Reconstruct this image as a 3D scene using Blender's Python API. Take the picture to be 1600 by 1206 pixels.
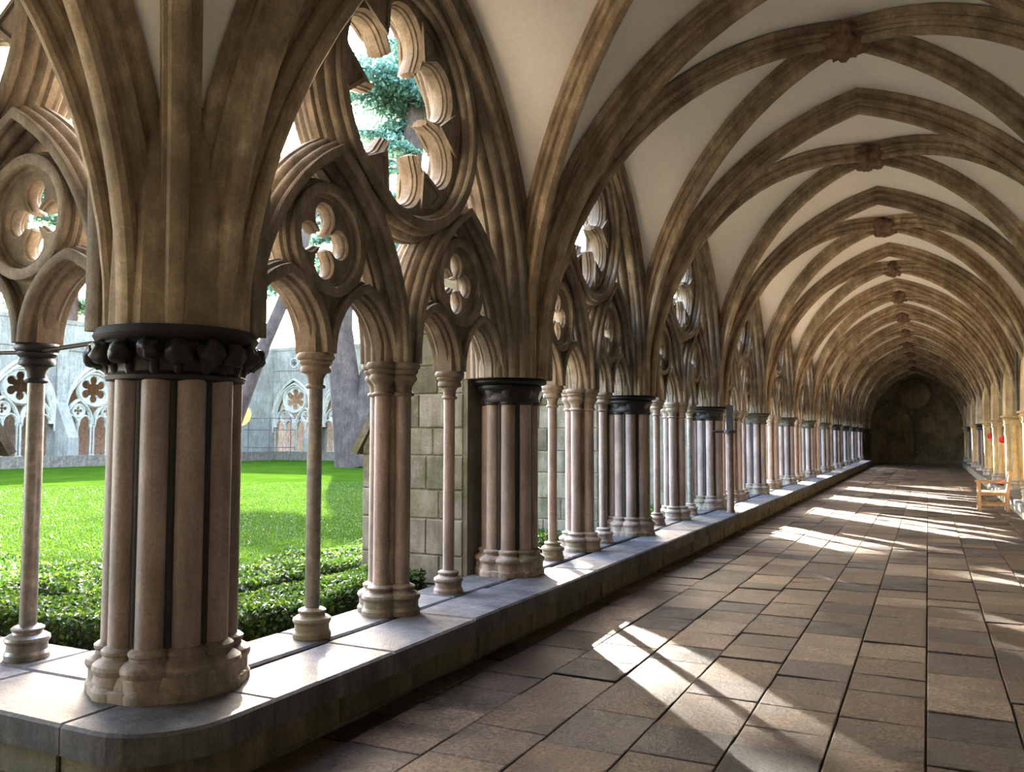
import bpy, bmesh, math, random
import numpy as np
from mathutils import Vector, Matrix, noise
random.seed(7); RNG = np.random.default_rng(7)
PI = math.pi
for o in list(bpy.data.objects): bpy.data.objects.remove(o)
SC = bpy.context.scene
COL = SC.collection

# ------------------------------------------------------------------ camera
F_PX, YAW, PITCH, ROLL = 1333.2, 0.4535, 0.0595, -0.0017
cd = bpy.data.cameras.new('camera'); cam = bpy.data.objects.new('camera', cd); COL.objects.link(cam)
cd.sensor_fit = 'HORIZONTAL'; cd.sensor_width = 36.0; cd.lens = F_PX / 1600 * 36.0
cd.clip_start = 0.05; cd.clip_end = 500
_f = Vector((-math.sin(YAW) * math.cos(PITCH), math.cos(YAW) * math.cos(PITCH), math.sin(PITCH)))
_r = Vector((math.cos(YAW), math.sin(YAW), 0)); _u = _r.cross(_f)
_m = Matrix((_r, _u, -_f)).transposed().to_4x4() @ Matrix.Rotation(-ROLL, 4, 'Z')
_m.translation = (0, 0, 1.6); cam.matrix_world = _m
SC.camera = cam

# ------------------------------------------------------------------ sky, sun, exposure
SUN_AZ, SUN_EL = math.radians(38.5), math.radians(18.0)      # azimuth measured left of +Y
w = bpy.data.worlds.new('world'); SC.world = w; w.use_nodes = True
nt = w.node_tree; bg = nt.nodes['Background']
sky = nt.nodes.new('ShaderNodeTexSky'); sky.sky_type = 'NISHITA'; sky.sun_disc = False
sky.sun_elevation = SUN_EL; sky.sun_rotation = -SUN_AZ; sky.air_density = 1.0; sky.dust_density = 2.5; sky.ozone_density = 1.0
nt.links.new(sky.outputs[0], bg.inputs[0]); bg.inputs[1].default_value = 1.0
sd = bpy.data.lights.new('sun', 'SUN'); sun = bpy.data.objects.new('sun', sd); COL.objects.link(sun)
sd.energy = 23.0; sd.angle = math.radians(0.6); sd.color = (1.0, 0.93, 0.80)
_s = Vector((-math.sin(SUN_AZ) * math.cos(SUN_EL), math.cos(SUN_AZ) * math.cos(SUN_EL), math.sin(SUN_EL)))
sun.rotation_euler = _s.to_track_quat('Z', 'Y').to_euler(); sun.location = (-20, 25, 20)
vs = SC.view_settings; vs.view_transform = 'Standard'; vs.look = 'None'; vs.gamma = 1.0; vs.use_curve_mapping = False
vs.exposure = 3.0
try:
    SC.cycles.max_bounces = 16; SC.cycles.diffuse_bounces = 10; SC.cycles.glossy_bounces = 4
    SC.cycles.use_denoising = True; SC.cycles.sample_clamp_indirect = 8.0
except Exception: pass

# ------------------------------------------------------------------ measurements (metres)
LX, RX = -3.64, 2.28                    # axes of the garden arcade and of the wall arcade
CX = (LX + RX) / 2
PY = [3.34, 7.42, 11.10, 15.65, 20.30, 24.95, 29.55, 34.15, 38.75, 43.40, 48.00, 52.60]   # pier axes
ZS, ZC, ZB = 0.30, 2.15, 5.88           # sill, capital top, boss
L0 = 4.08                               # bay length the tracery is drawn for
SI, SO = -2.94, -3.93                   # sill edges
YB = PY[0] - (RX - LX)                  # back wall axis
YE = PY[11] + (RX - LX)                 # end wall
GZ = -0.15                              # lawn level
FX, FY = -46.5, 52.3                    # far garden walls

# ------------------------------------------------------------------ materials
MATS = {}
def nodes(name, rough=0.8, spec=0.3):
    m = bpy.data.materials.new(name); m.use_nodes = True; MATS[name] = m
    t = m.node_tree; b = t.nodes['Principled BSDF']
    b.inputs['Roughness'].default_value = rough; b.inputs['Specular IOR Level'].default_value = spec
    return m, t, b
def N(t, k, **kw):
    n = t.nodes.new(k)
    for a, v in kw.items():
        if hasattr(n, a) and a not in n.inputs: setattr(n, a, v)
        else: n.inputs[a].default_value = v
    return n
def ramp(t, fac, stops):
    r = t.nodes.new('ShaderNodeValToRGB'); e = r.color_ramp.elements
    while len(e) < len(stops): e.new(0.5)
    for i, (p, c) in enumerate(stops): e[i].position = p; e[i].color = (*c, 1)
    t.links.new(fac, r.inputs[0]); return r.outputs[0]
def mixc(t, fac, a, b, mode='MIX'):
    n = t.nodes.new('ShaderNodeMix'); n.data_type = 'RGBA'; n.blend_type = mode
    for s, v in ((n.inputs[0], fac), (n.inputs[6], a), (n.inputs[7], b)):
        if hasattr(v, 'is_linked'): t.links.new(v, s)
        elif isinstance(v, (int, float)): s.default_value = v
        else: s.default_value = (*v, 1)
    return n.outputs[2]
def stone(name, stops, scale=3.0, rough=0.85, bump=0.25, fine=60.0, spec=0.25, moss=None, rnd=0.25, pos=True, streak=0.55, stain=None):
    m, t, b = nodes(name, rough, spec)
    tc = N(t, 'ShaderNodeTexCoord'); geo = N(t, 'ShaderNodeNewGeometry')
    src = geo.outputs['Position'] if pos else tc.outputs['Object']
    n1 = N(t, 'ShaderNodeTexNoise', Scale=scale, Detail=8.0, Roughness=0.65); t.links.new(src, n1.inputs['Vector'])
    c = ramp(t, n1.outputs[0], stops)
    n2 = N(t, 'ShaderNodeTexNoise', Scale=fine, Detail=4.0, Roughness=0.7); t.links.new(src, n2.inputs['Vector'])
    c = mixc(t, 0.35, c, ramp(t, n2.outputs[0], [(0.3, (0.2,) * 3), (0.7, (0.8,) * 3)]), 'OVERLAY')
    mp = N(t, 'ShaderNodeMapping'); mp.inputs['Scale'].default_value = (9.0, 9.0, 1.3); t.links.new(src, mp.inputs['Vector'])
    n5 = N(t, 'ShaderNodeTexNoise', Scale=1.0, Detail=7.0, Roughness=0.7); t.links.new(mp.outputs[0], n5.inputs['Vector'])
    c = mixc(t, streak, c, ramp(t, n5.outputs[0], [(0.3, (0.15,) * 3), (0.7, (0.8,) * 3)]), 'OVERLAY')
    if stain:
        n4 = N(t, 'ShaderNodeTexNoise', Scale=1.1, Detail=6.0, Roughness=0.7); t.links.new(src, n4.inputs['Vector'])
        c = mixc(t, ramp(t, n4.outputs[0], [(0.48, (0, 0, 0)), (0.66, (0.8,) * 3)]), c, stain)
    if moss:
        n3 = N(t, 'ShaderNodeTexNoise', Scale=1.6, Detail=7.0, Roughness=0.7); t.links.new(src, n3.inputs['Vector'])
        c = mixc(t, ramp(t, n3.outputs[0], [(0.50, (0, 0, 0)), (0.68, (0.85,) * 3)]), c, moss)
    oi = N(t, 'ShaderNodeObjectInfo'); ri = t.nodes.new('ShaderNodeMath'); ri.operation = 'MULTIPLY_ADD'
    t.links.new(oi.outputs['Random'], ri.inputs[0]); ri.inputs[1].default_value = rnd; ri.inputs[2].default_value = 1 - rnd / 2
    hs = N(t, 'ShaderNodeHueSaturation'); t.links.new(c, hs.inputs['Color']); t.links.new(ri.outputs[0], hs.inputs['Value'])
    t.links.new(hs.outputs[0], b.inputs['Base Color'])
    bp = N(t, 'ShaderNodeBump', Strength=bump, Distance=0.02)
    t.links.new(n2.outputs[0], bp.inputs['Height']); t.links.new(bp.outputs[0], b.inputs['Normal'])
    return m
stone('limestone', [(0.25, (0.0916, 0.0722, 0.0544)), (0.5, (0.1764, 0.1452, 0.1120)), (0.75, (0.2834, 0.2422, 0.1917))], 2.5, 0.85, 0.3, stain=(0.0705, 0.0561, 0.0458))
stone('rib_stone', [(0.25, (0.1725, 0.1282, 0.0869)), (0.5, (0.3117, 0.2388, 0.1630)), (0.75, (0.5150, 0.4134, 0.2934))], 3.5, 0.85, 0.3, stain=(0.1331, 0.1018, 0.0713), rnd=0.15)
stone('shaft_stone', [(0.2, (0.1014, 0.0721, 0.0649)), (0.5, (0.1836, 0.1396, 0.1241)), (0.8, (0.2782, 0.2256, 0.2096))], 1.8, 0.6, 0.15, spec=0.4)
stone('purbeck', [(0.3, (0.0048, 0.0048, 0.0064)), (0.6, (0.0120, 0.0112, 0.0128)), (0.85, (0.0280, 0.0264, 0.0240))], 5.0, 0.5, 0.2, spec=0.3)
stone('grey_marble', [(0.3, (0.05, 0.047, 0.045)), (0.55, (0.12, 0.11, 0.10)), (0.8, (0.26, 0.24, 0.21))], 14.0, 0.32, 0.1, fine=120, spec=0.5)
stone('base_stone', [(0.25, (0.087, 0.069, 0.057)), (0.5, (0.186, 0.146, 0.121)), (0.75, (0.285, 0.241, 0.200))], 4.0, 0.7, 0.3, moss=(0.099, 0.107, 0.049))
stone('coping_stone', [(0.25, (0.0415, 0.0401, 0.0414)), (0.5, (0.0762, 0.0734, 0.0771)), (0.75, (0.1190, 0.1135, 0.1192))], 3.0, 0.75, 0.35, spec=0.06, rnd=0.35)
stone('low_wall_stone', [(0.25, (0.0306, 0.0255, 0.0179)), (0.5, (0.0765, 0.0638, 0.0408)), (0.8, (0.1377, 0.1122, 0.0765))], 4.0, 0.85, 0.5, moss=(0.0561, 0.0663, 0.0204), rnd=0.5)
stone('mortar', [(0.3, (0.05, 0.045, 0.035)), (0.7, (0.12, 0.105, 0.08))], 8.0, 0.95, 0.4)
stone('ashlar', [(0.25, (0.0766, 0.0708, 0.0571)), (0.5, (0.1337, 0.1257, 0.1040)), (0.75, (0.1806, 0.1748, 0.1510))], 3.0, 0.9, 0.5, moss=(0.0477, 0.0615, 0.0210), rnd=0.35)
stone('weathering_stone', [(0.25, (0.0240, 0.0228, 0.0180)), (0.55, (0.0780, 0.0720, 0.0540)), (0.8, (0.1800, 0.1680, 0.1320))], 6.0, 0.9, 0.6, moss=(0.0600, 0.0720, 0.0240))
stone('far_wall_stone', [(0.25, (0.0642, 0.0569, 0.0453)), (0.5, (0.1022, 0.0930, 0.0759)), (0.75, (0.1444, 0.1346, 0.1138))], 0.9, 0.95, 0.3, fine=7, stain=(0.0911, 0.0795, 0.0642))
stone('far_tracery_stone', [(0.25, (0.1448, 0.1277, 0.1023)), (0.5, (0.1833, 0.1661, 0.1359)), (0.75, (0.2210, 0.2045, 0.1703))], 1.5, 0.95, 0.2, fine=9)
stone('end_wall_stone', [(0.25, (0.0675, 0.0576, 0.0374)), (0.5, (0.1350, 0.1148, 0.0742)), (0.75, (0.2160, 0.1822, 0.1283))], 0.8, 0.95, 0.3, stain=(0.0473, 0.0405, 0.0306))
stone('plaster', [(0.3, (0.810, 0.794, 0.772)), (0.55, (0.850, 0.835, 0.814)), (0.8, (0.880, 0.870, 0.855))], 0.8, 0.9, 0.06, fine=25, rnd=0.0, streak=0.03)
stone('bounce_cream', [(0.3, (0.70, 0.57, 0.36)), (0.55, (0.76, 0.63, 0.42)), (0.8, (0.80, 0.69, 0.48))], 0.8, 0.9, 0.06, fine=25, rnd=0.0, streak=0.1)  # pale warm colour chosen to bounce light onto the far vault
stone('sunlit_gold_stone', [(0.25, (0.2550, 0.1700, 0.0850)), (0.5, (0.3910, 0.2805, 0.1445)), (0.75, (0.5100, 0.3825, 0.2210))], 2.5, 0.8, 0.25, stain=(0.2210, 0.1445, 0.0765))  # sunlight on the right wall arcade put into the stone colour
stone('boss_stone', [(0.3, (0.1050, 0.0675, 0.0450)), (0.6, (0.2400, 0.1500, 0.1050)), (0.8, (0.3900, 0.2550, 0.1800))], 8.0, 0.8, 0.6)
stone('bark', [(0.25, (0.0151, 0.0095, 0.0073)), (0.5, (0.0337, 0.0220, 0.0173)), (0.75, (0.0577, 0.0402, 0.0309))], 1.5, 0.95, 1.0, fine=9)
stone('earth', [(0.3, (0.03, 0.024, 0.018)), (0.7, (0.09, 0.07, 0.05))], 6.0, 0.95, 0.6)
stone('oak', [(0.3, (0.20, 0.11, 0.055)), (0.7, (0.36, 0.21, 0.11))], 6.0, 0.55, 0.2)
stone('pale_wood', [(0.3, (0.62, 0.55, 0.48)), (0.7, (0.80, 0.74, 0.68))], 8.0, 0.5, 0.2)
stone('dark_wood', [(0.3, (0.035, 0.02, 0.015)), (0.7, (0.10, 0.055, 0.04))], 8.0, 0.5, 0.2)
stone('iron', [(0.3, (0.012, 0.011, 0.012)), (0.7, (0.035, 0.03, 0.03))], 20.0, 0.55, 0.2)
def plain(name, c, rough=0.7, spec=0.3):
    m, t, b = nodes(name, rough, spec)
    n1 = N(t, 'ShaderNodeTexNoise', Scale=14.0, Detail=3.0)
    d = tuple(x * 0.82 for x in c); t.links.new(ramp(t, n1.outputs[0], [(0.3, d), (0.7, c)]), b.inputs['Base Color'])
    return m
plain('red_felt', (0.55, 0.02, 0.03)); plain('white_board', (0.85, 0.85, 0.83), 0.4); plain('yellow_paint', (0.9, 0.70, 0.02), 0.5)
def leaf(name, stops, trans=0.5, rough=0.45):
    m = bpy.data.materials.new(name); m.use_nodes = True; MATS[name] = m; t = m.node_tree
    b = t.nodes['Principled BSDF']; out = t.nodes['Material Output']
    geo = N(t, 'ShaderNodeNewGeometry'); c = ramp(t, geo.outputs['Random Per Island'], stops)
    b.inputs['Roughness'].default_value = rough; b.inputs['Specular IOR Level'].default_value = 0.25; t.links.new(c, b.inputs['Base Color'])
    tr = N(t, 'ShaderNodeBsdfTranslucent'); hs = N(t, 'ShaderNodeHueSaturation', Saturation=1.0, Value=1.4)
    t.links.new(c, hs.inputs['Color']); t.links.new(hs.outputs[0], tr.inputs['Color'])
    mx = N(t, 'ShaderNodeMixShader'); mx.inputs[0].default_value = trans
    t.links.new(b.outputs[0], mx.inputs[1]); t.links.new(tr.outputs[0], mx.inputs[2]); t.links.new(mx.outputs[0], out.inputs[0])
leaf('box_leaf', [(0.0, (0.0107, 0.0281, 0.0045)), (0.6, (0.0236, 0.0542, 0.0059)), (1.0, (0.0656, 0.0982, 0.0105))], 0.35, 0.5)
leaf('cedar_needles', [(0.0, (0.0340, 0.0816, 0.0612)), (0.6, (0.0680, 0.1428, 0.1088)), (1.0, (0.1360, 0.2176, 0.1700))], 0.35, 0.6)
leaf('dark_needles', [(0.0, (0.02, 0.05, 0.03)), (1.0, (0.06, 0.11, 0.06))], 0.3, 0.6)
leaf('grass_blade', [(0.0, (0.0122, 0.0267, 0.0026)), (0.6, (0.0163, 0.0333, 0.0030)), (1.0, (0.0231, 0.0419, 0.0043))], 0.4, 0.5)
def lawn_mat():
    m, t, b = nodes('lawn', 1.0, 0.0); geo = N(t, 'ShaderNodeNewGeometry')
    n1 = N(t, 'ShaderNodeTexNoise', Scale=0.5, Detail=8.0, Roughness=0.7); n2 = N(t, 'ShaderNodeTexNoise', Scale=30.0, Detail=5.0, Roughness=0.8)
    for n in (n1, n2): t.links.new(geo.outputs['Position'], n.inputs['Vector'])
    c = ramp(t, n1.outputs[0], [(0.3, (0.0098, 0.0240, 0.0023)), (0.5, (0.0152, 0.0326, 0.0031)), (0.72, (0.0245, 0.0439, 0.0045))])
    c = mixc(t, 0.5, c, ramp(t, n2.outputs[0], [(0.3, (0.2,) * 3), (0.7, (0.8,) * 3)]), 'OVERLAY')
    t.links.new(c, b.inputs['Base Color'])
    bp = N(t, 'ShaderNodeBump', Strength=0.8, Distance=0.05); t.links.new(n2.outputs[0], bp.inputs['Height']); t.links.new(bp.outputs[0], b.inputs['Normal'])
lawn_mat()
def paving_mat(name, key):
    m, t, b = nodes(name, 0.5, 0.045); geo = N(t, 'ShaderNodeNewGeometry')
    if key == 'object': r = N(t, 'ShaderNodeObjectInfo').outputs['Random']
    else: r = geo.outputs['Random Per Island']
    base = ramp(t, r, [(0.0, (0.016, 0.0135, 0.0142)), (0.14, (0.027, 0.0215, 0.0195)), (0.18, (0.050, 0.034, 0.024)), (0.45, (0.070, 0.047, 0.031)),
                       (0.58, (0.040, 0.030, 0.026)), (0.72, (0.060, 0.043, 0.032)), (0.85, (0.090, 0.063, 0.044)), (1.0, (0.116, 0.085, 0.061))])
    n1 = N(t, 'ShaderNodeTexNoise', Scale=4.0, Detail=9.0, Roughness=0.7); n2 = N(t, 'ShaderNodeTexNoise', Scale=38.0, Detail=6.0, Roughness=0.75)
    n3 = N(t, 'ShaderNodeTexVoronoi', Scale=9.0)
    for n in (n1, n2, n3): t.links.new(geo.outputs['Position'], n.inputs['Vector'])
    c = mixc(t, 0.8, base, ramp(t, n1.outputs[0], [(0.36, (0.15,) * 3), (0.64, (0.8,) * 3)]), 'OVERLAY')
    c = mixc(t, 0.55, c, ramp(t, n2.outputs[0], [(0.40, (0.08,) * 3), (0.60, (0.82,) * 3)]), 'OVERLAY')
    t.links.new(c, b.inputs['Base Color'])
    t.links.new(ramp(t, n1.outputs[0], [(0.3, (0.34,) * 3), (0.7, (0.7,) * 3)]), b.inputs['Roughness'])
    ad = t.nodes.new('ShaderNodeMath'); ad.operation = 'MULTIPLY_ADD'; t.links.new(n1.outputs[0], ad.inputs[0]); ad.inputs[1].default_value = 2.0; t.links.new(n2.outputs[0], ad.inputs[2])
    bp = N(t, 'ShaderNodeBump', Strength=0.9, Distance=0.03); t.links.new(ad.outputs[0], bp.inputs['Height']); t.links.new(bp.outputs[0], b.inputs['Normal'])
paving_mat('paving', 'object'); paving_mat('paving_far', 'island')

# ------------------------------------------------------------------ builders
def link(o, parent=None):
    COL.objects.link(o)
    if parent is not None: o.parent = parent
    return o
def me(vs_, fs, smooth=True, name='mesh'):
    m = bpy.data.meshes.new(name); m.from_pydata([tuple(v) for v in vs_], [], fs); m.update()
    if smooth: m.polygons.foreach_set('use_smooth', [True] * len(m.polygons))
    return m
def ob(name, mesh, mat, parent=None, loc=(0, 0, 0), rz=0.0, scale=(1, 1, 1), label=None, cat=None, group=None, kind=None):
    if mat and not mesh.materials: mesh.materials.append(MATS[mat])
    o = bpy.data.objects.new(name, mesh); o.location = loc; o.rotation_euler = (0, 0, rz); o.scale = scale
    link(o, parent); tag(o, label, cat, group, kind); return o
def tag(o, label=None, cat=None, group=None, kind=None):
    for k, v in (('label', label), ('category', cat), ('group', group), ('kind', kind)):
        if v: o[k] = v
def emp(name, loc=(0, 0, 0), rz=0.0, scale=(1, 1, 1), **kw):
    o = bpy.data.objects.new(name, None); o.empty_display_size = 0.2
    o.location = loc; o.rotation_euler = (0, 0, rz); o.scale = scale; link(o); tag(o, **kw); return o
def autosmooth(m, ang=40):
    # mark sharp edges by angle so mouldings stay crisp
    bm = bmesh.new(); bm.from_mesh(m); bmesh.ops.recalc_face_normals(bm, faces=bm.faces)
    a = math.radians(ang)
    for e in bm.edges:
        if len(e.link_faces) == 2 and e.calc_face_angle(0) > a: e.smooth = False
    for f in bm.faces: f.smooth = True
    bm.to_mesh(m); bm.free(); return m
class MB:
    def __init__(s): s.v = []; s.f = []
    def add(s, vs_, fs):
        k = len(s.v); s.v += [tuple(v) for v in vs_]; s.f += [tuple(i + k for i in f) for f in fs]; return s
    def box(s, x0, x1, y0, y1, z0, z1):
        return s.add([(x, y, z) for z in (z0, z1) for y in (y0, y1) for x in (x0, x1)],
                     [(0, 2, 3, 1), (4, 5, 7, 6), (0, 1, 5, 4), (2, 6, 7, 3), (0, 4, 6, 2), (1, 3, 7, 5)])
    def slab(s, x0, x1, y0, y1, z0, z1, c=0.012, jit=0.0):
        q = [(x0, y0), (x1, y0), (x1, y1), (x0, y1)]; m = [(x0 + c, y0 + c), (x1 - c, y0 + c), (x1 - c, y1 - c), (x0 + c, y1 - c)]
        dz = [random.uniform(-jit, jit) for _ in range(4)]
        vs_ = [(x, y, z0) for x, y in q] + [(x, y, z1 - c * 0.7 + d) for (x, y), d in zip(q, dz)] + [(x, y, z1 + d) for (x, y), d in zip(m, dz)]
        fs = [(3, 2, 1, 0), (8, 9, 10, 11)]
        for i in range(4):
            j = (i + 1) % 4; fs += [(i, j, 4 + j, 4 + i), (4 + i, 4 + j, 8 + j, 8 + i)]
        return s.add(vs_, fs)
    def lathe(s, prof, seg=20, cx=0, cy=0, cap=True):
        n = len(prof); vs_ = []; fs = []
        for r, z in prof:
            for k in range(seg):
                a = 2 * PI * k / seg; vs_.append((cx + r * math.cos(a), cy + r * math.sin(a), z))
        for i in range(n - 1):
            for k in range(seg):
                j = (k + 1) % seg; fs.append((i * seg + k, i * seg + j, (i + 1) * seg + j, (i + 1) * seg + k))
        if cap: fs += [tuple(range(seg))[::-1], tuple((n - 1) * seg + k for k in range(seg))]
        return s.add(vs_, fs)
    def tube(s, pts, rad, seg=8):
        pts = [Vector(p) for p in pts]; n = len(pts); rad = [rad] * n if isinstance(rad, (int, float)) else rad
        vs_ = []; fs = []; up = Vector((0.13, 0.21, 1)).normalized()
        for i, p in enumerate(pts):
            t_ = (pts[min(i + 1, n - 1)] - pts[max(i - 1, 0)]).normalized()
            if abs(t_.dot(up)) > 0.97: up = Vector((1, 0.2, 0.1)).normalized()
            a = t_.cross(up).normalized(); b = t_.cross(a)
            for k in range(seg):
                an = 2 * PI * k / seg; vs_.append(p + (a * math.cos(an) + b * math.sin(an)) * rad[i])
        for i in range(n - 1):
            for k in range(seg):
                j = (k + 1) % seg; fs.append((i * seg + k, i * seg + j, (i + 1) * seg + j, (i + 1) * seg + k))
        fs += [tuple(range(seg))[::-1], tuple((n - 1) * seg + k for k in range(seg))]
        return s.add(vs_, fs)
    def mesh(s, smooth=True, ang=40): 
        m = me(s.v, s.f, smooth)
        return autosmooth(m, ang) if smooth else m

# ---- moulded bars: a section (n across, d along depth) swept along a planar polyline
def half_profile(wd, dp, kind='rich'):
    if kind == 'rich':
        h = [(0.16, 1.0), (0.30, 0.97), (0.36, 0.90), (0.30, 0.83), (0.26, 0.78), (0.46, 0.73), (0.60, 0.66), (0.62, 0.58), (0.52, 0.50), (0.48, 0.44),
             (0.72, 0.39), (0.88, 0.31), (0.90, 0.22), (0.80, 0.15), (1.0, 0.10), (1.0, 0.0)]
    elif kind == 'mid':
        h = [(0.25, 1.0), (0.45, 0.95), (0.50, 0.82), (0.40, 0.72), (0.40, 0.60), (0.75, 0.54), (0.85, 0.42), (0.72, 0.32), (1.0, 0.22), (1.0, 0.0)]
    else:
        h = [(0.5, 1.0), (0.9, 0.7), (1.0, 0.0)]
    return [(n * wd, d * dp) for n, d in h]
def full_section(wd, dp, kind='rich'):
    h = half_profile(wd, dp, kind)
    q = h + [(n, -d) for n, d in h[::-1][1:]]
    return q + [(-n, d) for n, d in q[::-1]]
def offset_frames(path, closed):
    n = len(path); out = []
    for i in range(n):
        p = path[i]
        a = path[i - 1] if (i > 0 or closed) else None; b = path[(i + 1) % n] if (i < n - 1 or closed) else None
        def nrm(u, v):
            d = (v[0] - u[0], v[1] - u[1]); l = math.hypot(*d) or 1; return (-d[1] / l, d[0] / l)
        if a is None: m = nrm(p, b)
        elif b is None: m = nrm(a, p)
        else:
            n1, n2 = nrm(a, p), nrm(p, b); m = (n1[0] + n2[0], n1[1] + n2[1]); l2 = m[0] ** 2 + m[1] ** 2
            k = 2 / l2 if l2 > 0.3 else 2 / 0.3; m = (m[0] * k, m[1] * k)
        out.append(m)
    return out
def sweep2d(mb, path, sec, closed=False, x0=0.0):
    """path in (s, z); section (n in plane, d = local x)."""
    fr = offset_frames(path, closed); n = len(path); k = len(sec); vs_ = []; fs = []
    for (s_, z_), (a, b) in zip(path, fr):
        for nn, dd in sec: vs_.append((x0 + dd, s_ + a * nn, z_ + b * nn))
    for i in range(n if closed else n - 1):
        i2 = (i + 1) % n
        for j in range(k):
            j2 = (j + 1) % k; fs.append((i * k + j, i * k + j2, i2 * k + j2, i2 * k + j))
    if not closed: fs += [tuple(range(k)), tuple((n - 1) * k + j for j in range(k))[::-1]]
    mb.add(vs_, fs); return mb
def half_arch(d, h, n=14):
    """horizontal distance 0..d from the springing, height 0..h, springing vertically."""
    R = (d * d + h * h) / (2 * d); tm = math.asin(min(1.0, h / R)); 
    if R < d: tm = PI - tm
    return [(R * (1 - math.cos(tm * i / n)), R * math.sin(tm * i / n)) for i in range(n + 1)]
def pointed(c, hw, z0, zt, zfoot=None, n=14):
    a = half_arch(hw, zt - z0, n)
    L = [(c - hw + x, z0 + z) for x, z in a]; R = [(c + hw - x, z0 + z) for x, z in a[::-1][1:]]
    p = L + R
    if zfoot is not None and zfoot < z0 - 1e-6: p = [(c - hw, zfoot)] + p + [(c + hw, zfoot)]
    return p
def circle(c, z, r, n=48): return [(c + r * math.cos(2 * PI * i / n), z + r * math.sin(2 * PI * i / n)) for i in range(n)]
def foil_curve(nl, dl, rl, rc, rot, m):
    tmax = math.asin(min(0.999, rl / dl)); out = []
    for i in range(m):
        a = 2 * PI * i / m; best = 1e9
        k = round((a - rot) / (2 * PI / nl)); da = abs(a - rot - k * 2 * PI / nl)
        if da < tmax:
            r = dl * math.cos(da) + math.sqrt(max(0, rl * rl - (dl * math.sin(da)) ** 2))
        else: r = rc
        out.append((r * math.cos(a), r * math.sin(a)))
    return out
def foil_mesh(nl, dl, rl, rc, rot, Ro, levels, m=144):
    """cusped plate: lobed opening stepped through its depth, closed by a circle Ro."""
    mb = MB(); vs_ = []; fs = []
    lv = levels + [(o, -x) for o, x in levels[::-1]]
    for o, x in lv:
        for p in foil_curve(nl, dl, rl + o, rc + o * 0.4, rot, m): vs_.append((x, p[0], p[1]))
    L = len(lv)
    for x in (lv[0][1], lv[-1][1]):
        for i in range(m): a = 2 * PI * i / m; vs_.append((x, Ro * math.cos(a), Ro * math.sin(a)))
    for l in range(L - 1):
        for i in range(m): j = (i + 1) % m; fs.append((l * m + i, l * m + j, (l + 1) * m + j, (l + 1) * m + i))
    for i in range(m):
        j = (i + 1) % m
        fs.append((i, L * m + i, L * m + j, j)); fs.append(((L - 1) * m + i, (L - 1) * m + j, (L + 1) * m + j, (L + 1) * m + i))
    mb.add(vs_, fs); return mb

# ------------------------------------------------------------------ tracery meshes of one bay (local: x to the walk, y along, z up)
MID = L0 / 2; SUB = (MID - 0.88, MID + 0.88)
def build_tracery():
    T = {}
    hexz = 4.13
    m = MB(); sweep2d(m, pointed(MID, 1.76, 2.70, 5.26, ZC), full_section(0.17, 0.33)); T['arch_moulding'] = m.mesh()
    m = MB(); sweep2d(m, circle(0, 0, 0.92, 60), full_section(0.125, 0.23), True); T['oculus_ring'] = m.mesh()
    T['hexafoil'] = foil_mesh(6, 0.53, 0.222, 0.37, PI / 2, 0.90, [(0.040, 0.105), (0.032, 0.092), (0.026, 0.066), (0.012, 0.060), (0.010, 0.035), (0.0, 0.028)], 240).mesh()
    m = MB(); sweep2d(m, pointed(0, 0.81, 2.15, 3.50), full_section(0.095, 0.22)); T['sub_arch'] = m.mesh()
    m = MB(); sweep2d(m, circle(0, 0, 0.345, 40), full_section(0.072, 0.13, 'mid'), True); T['quatrefoil_ring'] = m.mesh()
    T['quatrefoil'] = foil_mesh(4, 0.155, 0.083, 0.07, PI / 2, 0.33, [(0.02, 0.06), (0.014, 0.052), (0.012, 0.036), (0.004, 0.03), (0.0, 0.015)], 144).mesh()
    m = MB(); sweep2d(m, pointed(0, 0.385, 2.15, 2.64), full_section(0.066, 0.14, 'mid')); T['lancet_arch'] = m.mesh()
    # solid web between two lancets below the quatrefoil
    m = MB(); vs_ = []
    for x in (0.07, -0.07):
        vs_ += [(x, -0.09, 2.15), (x, 0.09, 2.15), (x, 0.10, 2.35), (x, 0.20, 2.56), (x, -0.20, 2.56), (x, -0.10, 2.35)]
    m.add(vs_, [(0, 1, 2, 5), (5, 2, 3, 4), (6, 11, 8, 7), (11, 10, 9, 8)] + [(i, (i + 1) % 6, 6 + (i + 1) % 6, 6 + i) for i in range(6)])
    T['web_panel'] = m.mesh(False)
    # small three-sided sinkings between the lobes of the hexafoil
    m = MB()
    r0, r1 = 0.50, 0.75
    tri = [(r0 + 0.03, 0.0), (r1, -0.16), (r1 + 0.05, 0.0), (r1, 0.16)]
    for sx in (1, -1):
        sweep2d(m, tri, [(-0.016, 0.125 * sx), (0.016, 0.125 * sx), (0.016, 0.10 * sx), (-0.016, 0.10 * sx)], True)
    T['sunk_triangle'] = m.mesh(False)
    T['_hexz'] = hexz
    return T
TR = build_tracery()
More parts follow.
